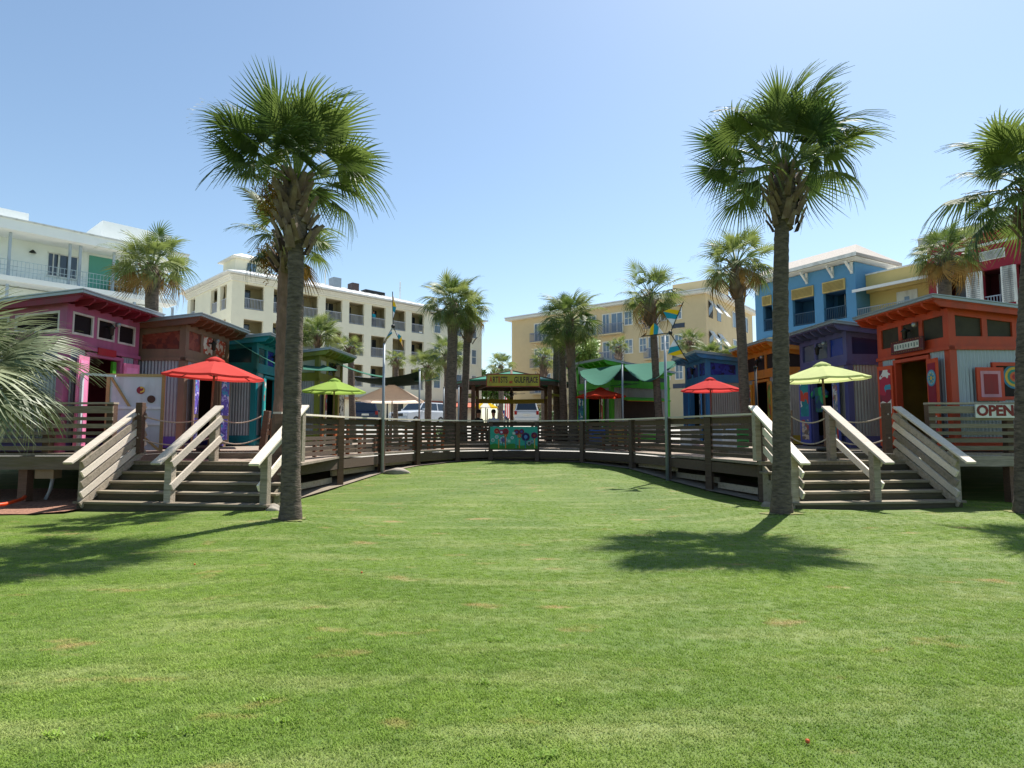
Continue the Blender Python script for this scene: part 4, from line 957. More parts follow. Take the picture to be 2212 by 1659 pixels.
# ------------------------------------------------------------------ pinwheels
ST = [cloth('stripe_cream', '#d8c8a8', .4), cloth('stripe_yellow', '#d8c22e', .4), cloth('stripe_cyan', '#3aa0b8', .4), cloth('stripe_white', '#d8dce4', .4), cloth('stripe_orange', '#d0a070', .4)]
def pinwheel(label, u, d, vtop, zb, hub, blades, ang_face):
    x = X(u, d); o = empty('wind_spinner', (x, d, zb), 0, label, 'wind spinner')
    H_ = Z(vtop, d, u) - zb
    MB().tube([(0, 0, 0), (0, 0, H_)], [.05, .035], 10).build('pole', STEEL, o)
    hb = P(hub[0], hub[1], d) - Vector((x, d, zb))
    MB().bar((0, 0, H_ - .02), hb, .03, .03).build('arm', STEEL, o)
    MB().lathe([(0, .06), (.05, .04), (.06, 0), (.05, -.04), (0, -.06)], 10, hb).build('hub', BLACK, o)
    for (tip, w1, w2) in blades:
        tp = P(tip[0], tip[1], d) - Vector((x, d, zb)); dv = tp - hb; L = dv.length; dv.normalize()
        ax = Vector((math.cos(ang_face), math.sin(ang_face), 0)); nrm = dv.cross(ax)
        side = dv.cross(Vector((0, 1, 0))).normalized() if ang_face == 0 else Vector((.62, -.78, .1)).normalized()
        MB().bar(hb, tp, .022, .022).build('spar', BLACK, o)
        bl = empty('blade_placeholder') if False else None
        for q in range(5):
            t0, t1 = .3 + .7 * q / 5, .3 + .7 * (q + 1) / 5
            wf = lambda t: (t - .3) / .25 * w1 if t < .55 else w1 * (1 - (t - .55) / .45) + .01
            m = MB(); vs = [hb + dv * L * t0, hb + dv * L * t1, hb + dv * L * (t1 - .08) + side * wf(t1), hb + dv * L * (t0 - .08) + side * wf(t0)]
            th = Vector((0, .006, 0)); m.add([v - th for v in vs] + [v + th for v in vs], [(0, 1, 2, 3), (7, 6, 5, 4), (0, 4, 5, 1), (1, 5, 6, 2), (2, 6, 7, 3), (3, 7, 4, 0)])
            m.build('blade_strip', ST[(3, 2, 1, 0, 4)[q]], o)
    return o
lp_ = ring[3]; rp2 = ring[10]
pinwheel('tall grey pole with thin striped spinner blades at the left of the curved railing', 827, lp_[1] - .16, 742, gz(lp_[0], lp_[1]) - .1, (849, 705), [((848, 630), .22, 0), ((827, 745), .28, 0), ((872, 755), .2, 0)], 1)
pinwheel('tall grey pole with wide striped spinner blades at the right of the curved railing', 1440, rp2[1] - .16, 724, gz(rp2[0], rp2[1]) - .1, (1448, 719), [((1476, 652), .42, 0), ((1385, 727), -.36, 0), ((1486, 782), -.4, 0)], 0)
# ------------------------------------------------------------------ lamp posts
def lamp(label, u, d, vtop, h, globe):
    zt = Z(vtop, d, u); z0 = zt - h
    o = empty('lamp_post', (X(u, d), d, z0), 0, label, 'lamp post')
    MB().tube([(0, 0, 0), (0, 0, h - .5)], [.06, .035], 10).build('pole', BLACK, o)
    MB().lathe([(.12, 0), (.12, .1), (.06, .3), (.05, .5)], 10).build('base', BLACK, o)
    if globe: MB().lathe([(.05, h - .5), (.17, h - .42), (.22, h - .3), (.17, h - .15), (.06, h - .05), (.03, h)], 14).build('globe', mat('frosted_globe', '#c9bd94', .4), o)
    else:
        MB().lathe([(.05, h - .5), (.06, h - .45), (.11, h - .2), (.09, h - .18)], 8).build('lantern_glass', mat('lantern_glass', '#8a8a84', .2), o)
        MB().lathe([(.14, h - .2), (.06, h - .1), (.02, h), (0, h)], 8).build('lantern_cap', BLACK, o)
    return o
lamp('black lamp post with pale globe behind the tan umbrella', 836, 30, 845, Z(845, 30) - KD, True)
pole('slim black pole rising beside the right stairs', 1636, 12.85, 795, .028, 0, m=BLACK)

# ------------------------------------------------------------------ wooden tables, benches, planters in the courtyard
def table(label, u, d, L=1.5, h=.75, m=None, rz=0, name='picnic_table', z=None, cat='table'):
    m = m or WOOD_ORANGE; o = empty(name, (X(u, d), d, z if z is not None else KD), rz, label, cat)
    for k in range(4): MB().bx(-L / 2, L / 2, -.36 + k * .185, -.36 + k * .185 + .165, h - .04, h).build('top_board', m, o)
    for sy in (-1, 1): MB().bx(-L / 2, L / 2, sy * .62 - .13, sy * .62 + .13, h * .58 - .035, h * .58).build('seat_board', m, o)
    for sx in (-1, 1):
        x = sx * (L / 2 - .2)
        for sy in (-1, 1): MB().bar((x, sy * .25, h - .05), (x, sy * .6, 0.0), .05, .09, up=(1, 0, 0)).build('leg', m, o)
        MB().bar((x + .06 * sx, -.7, h * .52), (x + .06 * sx, .7, h * .52), .04, .08).build('brace', m, o)
    return o
def bench(label, u, d, L, m, rz=0, z=None):
    o = empty('slat_bench', (X(u, d), d, z if z is not None else KD), rz, label, 'bench')
    for k in range(3): MB().bx(-L / 2, L / 2, -.2 + k * .14, -.2 + k * .14 + .12, .42, .46).build('seat_board', m, o)
    for z_ in (.56, .7, .84): MB().bx(-L / 2, L / 2, .26, .3, z_, z_ + .1).build('back_board', m, o)
    for sx in (-1, 0, 1):
        MB().bx(sx * (L / 2 - .1) - .04, sx * (L / 2 - .1) + .04, .2, .26, 0, .94).build('leg', m, o)
        MB().bx(sx * (L / 2 - .1) - .04, sx * (L / 2 - .1) + .04, -.2, -.12, 0, .42).build('leg', m, o)
    return o
BR = wood('bench_red_brown', '#84604c', .25)
mid_ = offset(ring, .62)
for i, l_, m_b in ((1, 'reddish brown bench on the boardwalk behind the railing nearest the left palm', BR), (2, 'orange brown bench behind the railing before the light green umbrella', WOOD_ORANGE), (3, 'reddish bench behind the railing right of the left pinwheel pole', BR), (4, 'orange brown bench behind the railing below the silver white car', WOOD_ORANGE), (8, 'weathered brown bench behind the railing before the green kiosk', BR)):
    a_, b_ = Vector(mid_[i]), Vector(mid_[i + 1]); c_ = (a_ + b_) / 2; bo = bench(l_, W2, c_.y, min(1.6, (b_ - a_).length - .3), m_b, math.atan2((b_ - a_).y, (b_ - a_).x), BW); bo.location.x = c_.x
table('orange picnic table behind the railing below the white car', 930, 24.0, 1.6, rz=R(15))
table('orange picnic table left of the mural panel', 1020, 24.6, 1.4, rz=R(-10))
table('orange picnic table under the pavilion roof', 1120, 26.0, 1.6)
table('pale wooden table right of the mural panel', 1215, 24.3, 1.4, m=BR, rz=R(10))
table('red brown table under the red and white umbrella', 1300, 22.8, 1.3, m=BR)
table('small table under the red umbrella before the blue kiosk', 1537, 19.8, 1.1, m=WOOD_GREY, rz=R(70))
for i, (u, d, c_, l_) in enumerate(((1332, 21.6, '#c89a3a', 'yellow crate behind the right curved railing'), (1290, 21.9, '#2f5fb0', 'blue crate behind the right curved railing'), (1565, 16.6, '#c8ccd4', 'white crate behind the railing before the blue kiosk'), (1592, 16.9, '#2f8a4a', 'green crate behind the railing before the blue kiosk'), (1490, 19.2, '#e0dcd6', 'white cooler box behind the railing left of the blue kiosk'))):
    o = empty('storage_crate', (X(u, d), d, KD), R(10 * i), l_, 'crate'); cm = paint(c_)
    for q in range(3): MB().bx(-.25, .25, -.18, .18, .01 + q * .17, .15 + q * .17).build('slat', cm, o)
    for sx in (-1, 1): MB().bx(sx * .22 - .02, sx * .22 + .02, -.195, .195, 0, .52).build('corner_batten', cm, o)

# ------------------------------------------------------------------ buildings
def facade(o, L, Zs, openings, wallm, depth, thick=.3, backm=None, doorm=None, railm=None, name='wall', rail_h=1.0, rail_style='bars', recess=1.7):
    """Zs: list of (z0,z1) opening rows; openings: list of (x0,x1). Builds wall bands and piers, recessed balconies with door and balustrade."""
    xs = [0] + [v for p in openings for v in p] + [L]
    piers = [(xs[i], xs[i + 1]) for i in range(0, len(xs), 2)]
    zc = 0
    zlist = []
    for z0, z1 in Zs:
        MB().bx(0, L, 0, thick, zc, z0).build(name, wallm, o); zc = z1
        for x0, x1 in piers: MB().bx(x0, x1, 0.002, thick - .002, z0, z1).build('pier', wallm, o)
    if recess:
        for z0, z1 in Zs:
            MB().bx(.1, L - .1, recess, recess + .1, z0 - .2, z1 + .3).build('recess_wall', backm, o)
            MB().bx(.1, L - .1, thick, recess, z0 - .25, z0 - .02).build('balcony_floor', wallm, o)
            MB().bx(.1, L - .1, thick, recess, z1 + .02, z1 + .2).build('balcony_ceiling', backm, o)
            for i, (x0, x1) in enumerate(openings):
                if i: MB().bx(x0 - .5, x0 - .3, thick, recess, z0 - .02, z1 + .02).build('party_wall', backm, o)
                cx = (x0 + x1) / 2 + (.25 if i % 2 else -.25)
                w_ = MB().bx(cx - .55, cx + .55, recess - .04, recess - .005, z0, z0 + 2.05).build('balcony_door', doorm, o)
                MB().bx(cx - .03, cx + .03, recess - .06, recess - .04, z0, z0 + 2.05).build('door_stile', WHITE, w_)
                b = MB(); zt = z0 + rail_h
                b.bx(x0, x1, .1, .16, zt - .06, zt).bx(x0, x1, .1, .16, z0 + .06, z0 + .12)
                n = int((x1 - x0) / .13)
                for k in range(1, n): b.bx(x0 + (x1 - x0) * k / n - .018, x0 + (x1 - x0) * k / n + .018, .115, .145, z0 + .12, zt - .06)
                if rail_style == 'cross':
                    b.bar((x0, .13, z0 + .1), (x1, .13, zt - .05), .03, .05).bar((x0, .13, zt - .05), (x1, .13, z0 + .1), .03, .05)
                b.build('balustrade', railm, o)
    return zc
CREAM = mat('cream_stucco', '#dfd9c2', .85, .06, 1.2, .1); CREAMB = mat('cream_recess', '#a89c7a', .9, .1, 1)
WROOF = mat('white_metal_roof', '#d8d8d6', .45, .06, 3, .03, stretch=(6, 1, 1)); TRIMW = mat('trim_white', '#dcd8cc', .7, .05, 1, .03)
GLZ = glass('window_glass', '#27303a', .08); GLB = mat('sky_glass', '#5f7486', .08, .2, 1, spec=.9)
RAILG = paint('#a9adb4')
# --- cream four-storey building, left of centre
CB = empty('cream_apartment_building', (X(490, 51), 51, gz(0, 51)), math.atan2(.714, .70), 'cream four storey building with rows of recessed balconies and white roof', 'building')
g0 = CB.location.z
def along(u, o, dirx, diry):
    k = (u - W2) / FPX; return (k * o.y - o.x) / (dirx - k * diry)
cu_ = lambda u: along(u, CB.location, .70, .714)
CL = cu_(1040)
ops = [(cu_(a), cu_(b)) for a, b in ((520, 563), (584, 622), (641, 682), (698, 735), (750, 783), (799, 830), (846, 874), (887, 914))]
zr_ = [(z + CH - g0, z + 2.2 + CH - g0) for z in (1.3, 4.4, 7.5, 10.6)]
zr_[0] = (.3, zr_[0][1])
BAYL = cu_(925)
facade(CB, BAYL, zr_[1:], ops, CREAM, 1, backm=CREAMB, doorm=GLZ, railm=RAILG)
zt_ = zr_[3][1]; HT = zt_ + .15
MB().bx(0, BAYL, 0, .3, zt_, HT).build('wall', CREAM, CB)
for x0, x1 in ops[::1]: MB().bx(x0 + .2, x1 - .2, -.03, -.005, .3, 2.6).build('shop_window', GLZ, CB)
MB().bx(BAYL, CL, 0, .3, 0, HT).build('wall', CREAM, CB)
for z0, z1 in zr_[1:]:
    for u0, u1 in ((936, 949), (985, 996), (1018, 1027)):
        x0, x1 = cu_(u0), cu_(u1)
        w_ = MB().bx(x0, x1, -.04, -.005, z0 + .35, z1 - .2).build('window', GLB, CB)
        f = MB(); zc_ = (z0 + z1) / 2 + .07
        f.bx(x0 - .12, x0, -.08, 0, z0 + .25, z1 - .1).bx(x1, x1 + .12, -.08, 0, z0 + .25, z1 - .1).bx(x0, x1, -.08, 0, z1 - .2, z1 - .1).bx(x0, x1, -.08, 0, z0 + .25, z0 + .35).bx(x0, x1, -.06, -.03, zc_ - .03, zc_ + .03)
        f.build('window_frame', TRIMW, w_)
DP = 11.4
# left side wall with openings
LSW = cu_  # (side wall runs along local y)
ysd = [(1.2, 2.7), (3.4, 5.0), (9.2, 10.5)]
zc = 0
for z0, z1 in zr_[1:]:
    MB().bx(0.001, .3, .3, DP, zc, z0).build('side_wall', CREAM, CB); zc = z1
    e_ = [.3] + [v for p in ysd for v in p] + [DP]
    for i in range(0, len(e_), 2): MB().bx(0.003, .298, e_[i], e_[i + 1], z0, z1).build('side_pier', CREAM, CB)
    for y0, y1 in ysd:
        b = MB(); b.bx(.1, .16, y0, y1, z0 + .94, z0 + 1.0).bx(.1, .16, y0, y1, z0 + .06, z0 + .12)
        n = int((y1 - y0) / .13)
        for k in range(1, n): b.bx(.115, .145, y0 + (y1 - y0) * k / n - .018, y0 + (y1 - y0) * k / n + .018, z0 + .12, z0 + .94)
        b.build('balustrade', RAILG, CB)
    MB().bx(1.75, 1.85, 1.85, DP, z0 - .2, z1 + .2).build('recess_wall', CREAMB, CB)
    MB().bx(.3, 1.75, 1.85, DP, z0 - .2, z0 - .02).build('balcony_floor', CREAM, CB)
    MB().bx(.3, 1.75, 1.85, DP, z1 + .02, z1 + .2).build('balcony_ceiling', CREAMB, CB)
MB().bx(0.001, .3, .3, DP, zc, HT).build('side_wall', CREAM, CB)
MB().bx(.3, CL, DP - .3, DP, 0, HT).build('back_wall', CREAM, CB)
MB().bx(CL - .3, CL, .3, DP - .3, 0, HT).build('end_wall', CREAM, CB)
for q, (dz, e_) in enumerate(((0, .12), (.16, .22), (.32, .34))):
    MB().bx(-e_, BAYL + e_, -e_, DP + .1, HT + dz + .002, HT + dz + .16).build('cornice', TRIMW, CB)
def hip(o, x0, x1, y0, y1, z, rise, inset, m, name='roof', th=.12):
    r0, r1 = x0 + inset, x1 - inset; ym = (y0 + y1) / 2
    v = [(x0, y0, z), (x1, y0, z), (x1, y1, z), (x0, y1, z), (r0, ym, z + rise), (r1, ym, z + rise)]
    b = [(p[0], p[1], p[2] - th) for p in v[:4]]
    return MB().add(v + b, [(0, 1, 5, 4), (2, 3, 4, 5), (1, 2, 5), (3, 0, 4), (0, 6, 7, 1), (1, 7, 8, 2), (2, 8, 9, 3), (3, 9, 6, 0), (6, 9, 8, 7)]).build(name, m, o)
rf = hip(CB, -.7, BAYL + 2, -.7, DP + .5, HT + .64, 2.0, 5, WROOF)
for k in range(int(BAYL / .9)):
    x = .5 + k * .9; rr_ = min(1, max(0, (x + .7) / 5)) ; rr_ = min(rr_, max(0, (BAYL + 2 - x) / 5)); yy = -.7 + (DP / 2 + .6) * rr_
    MB().bar((x, -.66, HT + .66), (x, yy, HT + .66 + 2.0 * rr_), .04, .05).build('roof_seam', WROOF, rf)
hip(CB, BAYL - 1, CL + .6, -.5, DP + .4, HT + .3, 1.3, 4, WROOF)
# cupola, roof plant
cx_ = cu_(566); cp = MB().bx(cx_ - 1.5, cx_ + 1.5, 3.2, 6.2, HT + 1.2, HT + 2.9).build('cupola', CREAM, CB)
hip(cp, cx_ - 1.9, cx_ + 1.9, 2.8, 6.6, HT + 3.02, .8, 1.5, TRIMW)
MB().bx(cx_ - .45, cx_ + .35, 3.14, 3.18, HT + 1.75, HT + 2.6).build('window', GLB, cp)
for u, w_, h_, m in ((765, .9, 1.0, METAL), (806, .8, .8, paint('#4a3a3a')), (738, .08, 1.6, WHITE), (850, 2.5, .35, BLACK), (905, .08, 2.0, WHITE)):
    x = cu_(u); MB().bx(x - w_ / 2, x + w_ / 2, 3.8, 4.8 if w_ > .3 else 3.9, HT + 1.9, HT + 2.1 + h_).build('roof_unit', m, CB)
# shop awning in red on the right ground floor
MB().prism_x([(-.02, 3.0), (-1.6, 2.35), (-1.6, 2.25), (-.02, 2.4)], cu_(930), cu_(1035)).build('awning', mat('terracotta_tiles', '#a8523a', .8, .2, 4, .3), CB)
MB().bx(0.5, BAYL - .3, -.9, -.02, 2.75, 2.95).build('shop_canopy', mat('tan_canopy', '#9a7a5a', .8), CB)

# --- beige building, right of centre
EB0 = Vector((X(1105.5, 72.3), 72.3, gz(0, 72)))
BEIGE = mat('beige_stucco', '#cdb991', .85, .05, 1.2, .1)
BB = empty('beige_apartment_building', EB0, math.atan2(-.623, .782), 'beige four storey building with blue grey balconies and pale roof', 'building')
bu = lambda u: along(u, BB.location, .782, -.623)
BL = bu(1530); bg0 = BB.location.z; BH = 13.25 + CH - bg0
MB().bx(0, BL, 0, 14.5, 0, BH).build('wall', BEIGE, BB)
MB().bx(-.6, BL + .6, -.6, 15, BH, BH + .25).build('eave', TRIMW, BB)
hip(BB, -.65, BL + .65, -.65, 15.1, BH + .4, 1.6, 6, WROOF)
MB().bx(BL - 5.5, BL - .8, 5, 9, BH + .4, BH + 2.6).build('roof_block', BEIGE, BB)
def win(o, x0, x1, z0, z1, m=GLB, fm=TRIMW, parts=True, y=0):
    w_ = MB().bx(x0, x1, y - .03, y - .004, z0, z1).build('window', m, o); t = .1
    f = MB().bx(x0 - t, x0, y - .07, y - .001, z0 - t, z1 + t).bx(x1, x1 + t, y - .07, y - .001, z0 - t, z1 + t).bx(x0, x1, y - .07, y - .001, z1, z1 + t).bx(x0, x1, y - .09, y - .001, z0 - t, z0)
    f.bx((x0 + x1) / 2 - .03, (x0 + x1) / 2 + .03, y - .05, y - .03, z0, z1).bx(x0, x1, y - .05, y - .03, (z0 + z1) / 2 - .03, (z0 + z1) / 2 + .03)
    f.build('window_frame', fm, w_); return w_
rows = [(z + CH - bg0) for z in (11.1, 8.1, 5.1)]
for zi, z0 in enumerate(rows):
    for u0, u1, bal in ((1156, 1170, 1), (1174, 1190, 1), (1196, 1210, 0), (1254, 1266, 0), (1272, 1289, 1), (1305, 1318, 1), (1324, 1347, 1), (1353, 1368, 0), (1385, 1398, 0), (1404, 1424, 1), (1432, 1448, 0), (1462, 1476, 0)):
        win(BB, bu(u0), bu(u1), z0 - (.7 if bal else 0), z0 + 1.35, fm=TRIMW)
    for u0, u1 in ((1153, 1193), (1269, 1292), (1302, 1350), (1400, 1427)):
        x0, x1 = bu(u0), bu(u1); zb_ = z0 - .85
        b = MB(); b.bx(x0, x1, -.75, -.7, zb_ + 1.0, zb_ + 1.06).bx(x0, x1, -.75, -.7, zb_ + .08, zb_ + .13)
        n = int((x1 - x0) / .12)
        for k in range(n + 1): b.bx(x0 + (x1 - x0) * k / n - .02, x0 + (x1 - x0) * k / n + .02, -.74, -.71, zb_, zb_ + 1.0)
        for x in (x0, x1): b.bx(x - .025, x + .025, -.75, 0, zb_ + 1.0, zb_ + 1.06)
        b.build('balcony_railing', paint('#7c8496'), BB)
        MB().bx(x0 - .05, x1 + .05, -.8, -.002, zb_ - .14, zb_).build('balcony_slab', BEIGE, BB)
    for u0 in (1455,): MB().bx(bu(u0), bu(u0 + 28), -.06, -.005, z0 - .95, z0 - .5).build('louvre', paint('#3a4454'), BB)
    for y0 in (.7, 3.0, 7.6, 11.5):                      # side wall windows, some with raised white shutters
        w_ = MB().bx(BL + .004, BL + .03, y0, y0 + 1.1, z0 - .1, z0 + 1.5).build('window', GLZ, BB)
        if zi < 2 and y0 < 5: MB().bar((BL + .05, y0 + .55, z0 + 1.6), (BL + 1.0, y0 + .55, z0 + .25), .06, 1.15, up=(0, 1, 0)).build('raised_shutter', paint('#cfd0cc'), w_)
        else:
            f = MB(); f.bx(BL + .002, BL + .07, y0 - .1, y0, z0 - .2, z0 + 1.6).bx(BL + .002, BL + .07, y0 + 1.1, y0 + 1.2, z0 - .2, z0 + 1.6).bx(BL + .002, BL + .07, y0, y0 + 1.1, z0 + 1.5, z0 + 1.6); f.build('window_frame', TRIMW, w_)
# storefront at its foot
MB().bx(bu(1115), bu(1240), -1.2, -.002, 2.6, 3.1).build('storefront_fascia', BEIGE, BB)
for u0, u1 in ((1150, 1163), (1195, 1210), (1170, 1182)): MB().bx(bu(u0), bu(u1), -.05, -.003, .2, 2.4).build('shop_window', GLZ, BB)
scr = MB(); pts = [Vector((bu(1136) + .9 * t * 2.2, -1.23, 2.85 + .16 * math.sin(t * 21) * (1 - .3 * t))) for t in np.linspace(0, 1, 40)]
scr.tube(pts, .035, 5).build('shop_lettering', paint('#4a2a5a'), BB)

# --- blue / yellow / red terrace on the right
TB0 = Vector((X(1640, 47.8), 47.8, gz(0, 48)))
tdx, tdy = .49, -.872
def tbuild(name, label): return empty(name, TB0, math.atan2(tdy, tdx), label, 'building')
tu = lambda u: along(u, TB0, tdx, tdy); tg = TB0.z
zz_ = lambda zc_: zc_ + CH - tg
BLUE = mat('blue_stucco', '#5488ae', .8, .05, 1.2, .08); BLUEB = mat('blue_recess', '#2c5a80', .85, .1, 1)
TBl = tbuild('blue_townhouse', 'blue townhouse with tan shutters, white brackets and shingled hip roof')
L1 = tu(1860)
tops = [(tu(1655), tu(1675)), (tu(1720), tu(1768)), (tu(1788), tu(1838))]
zrows = [(zz_(1.0), zz_(3.2)), (zz_(4.4), zz_(6.5)), (zz_(7.8), zz_(9.85))]
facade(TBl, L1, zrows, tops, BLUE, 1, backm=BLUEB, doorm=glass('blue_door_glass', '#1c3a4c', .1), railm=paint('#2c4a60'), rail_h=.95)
MB().bx(0, L1, 0, .3, zrows[2][1], zz_(11.6)).build('wall', BLUE, TBl)
MB().bx(0, .3, .3, 4, 0, zz_(11.6)).build('end_wall', BLUE, TBl); MB().bx(L1 - .3, L1, .3, 4, 0, zz_(11.6)).build('end_wall', BLUE, TBl)
TAN = paint('#bfa866')
for z0, z1 in zrows[1:]:
    for x0, x1 in tops:
        s_ = MB().bx(x0, x1, -.1, .1, z1 - .02, z1 + .75).build('bahama_shutter', TAN, TBl)
        for k in range(7): MB().bar((x0 + .08, -.12, z1 + .08 + k * .09), (x1 - .08, -.12, z1 + .08 + k * .09), .03, .05).build('louvre_slat', mat('tan_slat', '#8f7c48', .8), s_)
SH = mat('grey_shingles', '#a19a92', .9, .3, 9, .4, stretch=(1, 3, 1))
MB().bx(-.8, L1 + .6, -.9, 4.5, zz_(11.65), zz_(11.72)).build('soffit', TRIMW, TBl)
r_ = hip(TBl, -.9, L1 + .7, -1.0, 4.6, zz_(11.95), 1.4, 1.6, SH, th=.2)
MB().bx(-.92, L1 + .72, -1.06, -1.002, zz_(11.72), zz_(11.97)).build('fascia', WHITE, TBl)
for x in (.3, 2.4, 4.6, 6.6, L1 - .2):
    MB().bar((x, -.05, zz_(10.8)), (x, -.06, zz_(11.6)), .16, .14).bar((x, -.1, zz_(10.95)), (x, -.8, zz_(11.6)), .14, .12).build('bracket', WHITE, TBl)
TY = tbuild('yellow_link_building', 'pale yellow recessed block with white door and metal awning between blue and red facades')
YEL = mat('yellow_stucco', '#c7b275', .8, .06, 1.2, .08); L2 = tu(2020)
for z0, z1 in ((zz_(4.0), zz_(6.7)), (zz_(7.35), zz_(9.5))):
    MB().bx(L1 + .02, L2 - .02, 1.6, 1.8, z0 - .6, z1 + .4).build('wall', YEL, TY)
    MB().bx(L1 + .02, L2 - .02, -.05, 1.6, z0 - .55, z0).build('gallery_slab', YEL, TY)
    x0 = tu(1893) + .8; dr_ = MB().bx(x0, x0 + 1.3, 1.55, 1.598, z0 + .02, z0 + 1.9).build('door', paint('#cfd2cf'), TY)
    MB().bx(x0 + .5, x0 + .8, 1.53, 1.55, z0 + 1.0, z0 + 1.5).build('door_pane', GLB, dr_)
    b = MB(); b.bx(L1 + .05, L2 - .05, 0, .05, z0 + .9, z0 + .95).bx(L1 + .05, L2 - .05, 0, .05, z0 + .1, z0 + .14)
    for k in range(36): b.bx(L1 + .1 + (L2 - L1 - .2) * k / 35 - .012, L1 + .1 + (L2 - L1 - .2) * k / 35 + .012, .01, .04, z0 + .1, z0 + .9)
    b.build('gallery_railing', paint('#8a929c'), TY)
MB().bx(L1 + .02, L2 - .02, 1.2, 6, zz_(9.5), zz_(10.75)).build('parapet', YEL, TY)
MB().bx(L1 + .02, L2 - .02, 1.15, 6, zz_(10.75), zz_(10.85)).build('coping', WHITE, TY)
MB().prism_x([(-.5, zz_(9.55)), (1.6, zz_(9.95)), (1.6, zz_(9.8)), (-.5, zz_(9.35))], L1 + .02, L2 - .02).build('metal_awning', WROOF, TY)
TR = tbuild('red_townhouse', 'dark red townhouse with white louvred shutters and white cornice')
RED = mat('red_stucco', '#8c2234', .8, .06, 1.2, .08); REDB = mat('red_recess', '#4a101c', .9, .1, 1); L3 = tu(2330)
rops = [(tu(2064) - L2, tu(2102) - L2), (tu(2140) - L2, tu(2180) - L2), (tu(2215) - L2, tu(2255) - L2)]
TR2 = empty('facade_origin') if False else None
RO = Vector((TB0.x + tdx * L2, TB0.y + tdy * L2, tg)); TR.location = RO
RL = L3 - L2
zrr = [(zz_(3.9), zz_(6.0)), (zz_(7.15), zz_(9.2))]
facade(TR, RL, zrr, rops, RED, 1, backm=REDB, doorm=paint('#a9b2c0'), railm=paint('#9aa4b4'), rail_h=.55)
MB().bx(0, RL, 0, .3, zrr[1][1], zz_(11.4)).build('wall', RED, TR); MB().bx(0, .3, .3, 8, 0, zz_(11.4)).build('end_wall', RED, TR)
MB().bx(.3, RL, 7.7, 8, 0, zz_(11.4)).build('back_wall', RED, TR)
MB().bx(-.3, RL, -.35, 8, zz_(11.4), zz_(11.95)).build('cornice', paint('#bcbab4'), TR)
MB().bx(-.05, RL, -.08, -.001, zz_(10.62), zz_(10.78)).build('band_course', WHITE, TR)
for z0, z1 in zrr:
    for x0, x1 in rops:
        f = MB().bx(x0 - .08, x1 + .08, -.06, -.001, z0 - .16, z0 - .02).bx(x0 - .09, x0, -.06, -.001, z0 - .02, z1).build('sill', WHITE, TR)
        for xa in (x1 + .02, x0 - .62):
            if xa < 0: continue
            s_ = MB().bx(xa, xa + .55, -.07, -.002, z0 - .02, z1 + .02).build('shutter', WHITE, TR)
            for k in range(16): MB().bx(xa + .07, xa + .48, -.085, -.07, z0 + .1 + k * (z1 - z0 - .2) / 16, z0 + .1 + k * (z1 - z0 - .2) / 16 + .06).build('louvre_slat', paint('#a7a7a8'), s_)
x0 = tu(2135) - L2; v_ = MB().bx(x0, x0 + 1.25, -.05, -.002, zz_(9.75), zz_(10.3)).build('vent', WHITE, TR)
for k in range(7): MB().bx(x0 + .06, x0 + 1.19, -.07, -.05, zz_(9.8) + k * .067, zz_(9.8) + k * .067 + .035).build('louvre_slat', paint('#8f9096'), v_)

# --- mint building on the far left
MINT = mat('mint_stucco', '#eef3f1', .8, .05, 1.2, .06); MINTS = mat('mint_slab', '#eef1f0', .7, .04, 1, .03)
MO = Vector((-33.5, 30.3, gz(0, 44) - 1.0)); mdx, mdy = .656, .755
MN = empty('mint_apartment_building', MO, math.atan2(mdy, mdx), 'pale mint motel style building with open walkways and slim posts', 'building')
mu_ = lambda u: along(u, MO, mdx, mdy); mz = lambda z_: z_ + CH - MO.z
ML = mu_(372)
for zs in (9.1, 6.0, 2.9):
    MB().bx(0, ML, 0, 1.7, mz(zs) - .3, mz(zs)).build('walkway_slab', MINTS, MN)
    MB().bx(0, ML - .3, 1.7, 1.9, mz(zs) - .2, mz(zs) + 2.75).build('wall', MINT, MN)
    b = MB()
    for zk in (.35, .6, .95): b.bx(0, ML, .08, .11, mz(zs) + zk, mz(zs) + zk + .025)
    for k in range(80): b.bx(ML * k / 79 - .008, ML * k / 79 + .008, .085, .105, mz(zs), mz(zs) + .95)
    b.build('walkway_railing', paint('#a9bcc4'), MN)
    for u in (-60, 0, 134, 157, 282, 232, 366):
        x = mu_(u); MB().bx(x - .07, x + .07, .15, .29, mz(zs), mz(zs) + 2.62).build('post', paint('#a4b2c0'), MN)
    for u0, u1 in ((55, 77), (82, 122)):
        x0, x1 = mu_(u0) + 1.0, mu_(u1) + 1.0
        w_ = MB().bx(x0, x1, 1.66, 1.699, mz(zs) + .75, mz(zs) + 2.15).build('window', GLZ, MN)
        MB().bx(x0 - .08, x1 + .08, 1.6, 1.69, mz(zs) + .66, mz(zs) + .75).bx(x0 - .08, x1 + .08, 1.62, 1.69, mz(zs) + 2.15, mz(zs) + 2.23).bx((x0 + x1) / 2 - .03, (x0 + x1) / 2 + .03, 1.63, 1.66, mz(zs) + .75, mz(zs) + 2.15).build('window_frame', WHITE, w_)
    x0 = mu_(150) + 1.0; MB().bx(x0, x0 + 1.7, 1.655, 1.699, mz(zs), mz(zs) + 2.5).build('recess_door', mat('teal_recess_shade', '#5fa394', .8, .05, 1), MN)  # flat teal sheet, the shade of the door recess is in its colour
    for u in (15, 262):
        x = mu_(u) + 1.0; MB().lathe([(0, .15), (.05, .12), (.2, -.05), (0, -.05)], 10, (x, 1.5, mz(zs) + 2.0)).build('barn_lamp', BLACK, MN)
MB().bx(-.3, ML + .5, -.45, 9, mz(11.75), mz(12.35)).build('roof_fascia', MINTS, MN)
MB().bx(-.35, ML + .55, -.5, 9, mz(12.35), mz(12.45)).build('roof_coping', WHITE, MN)
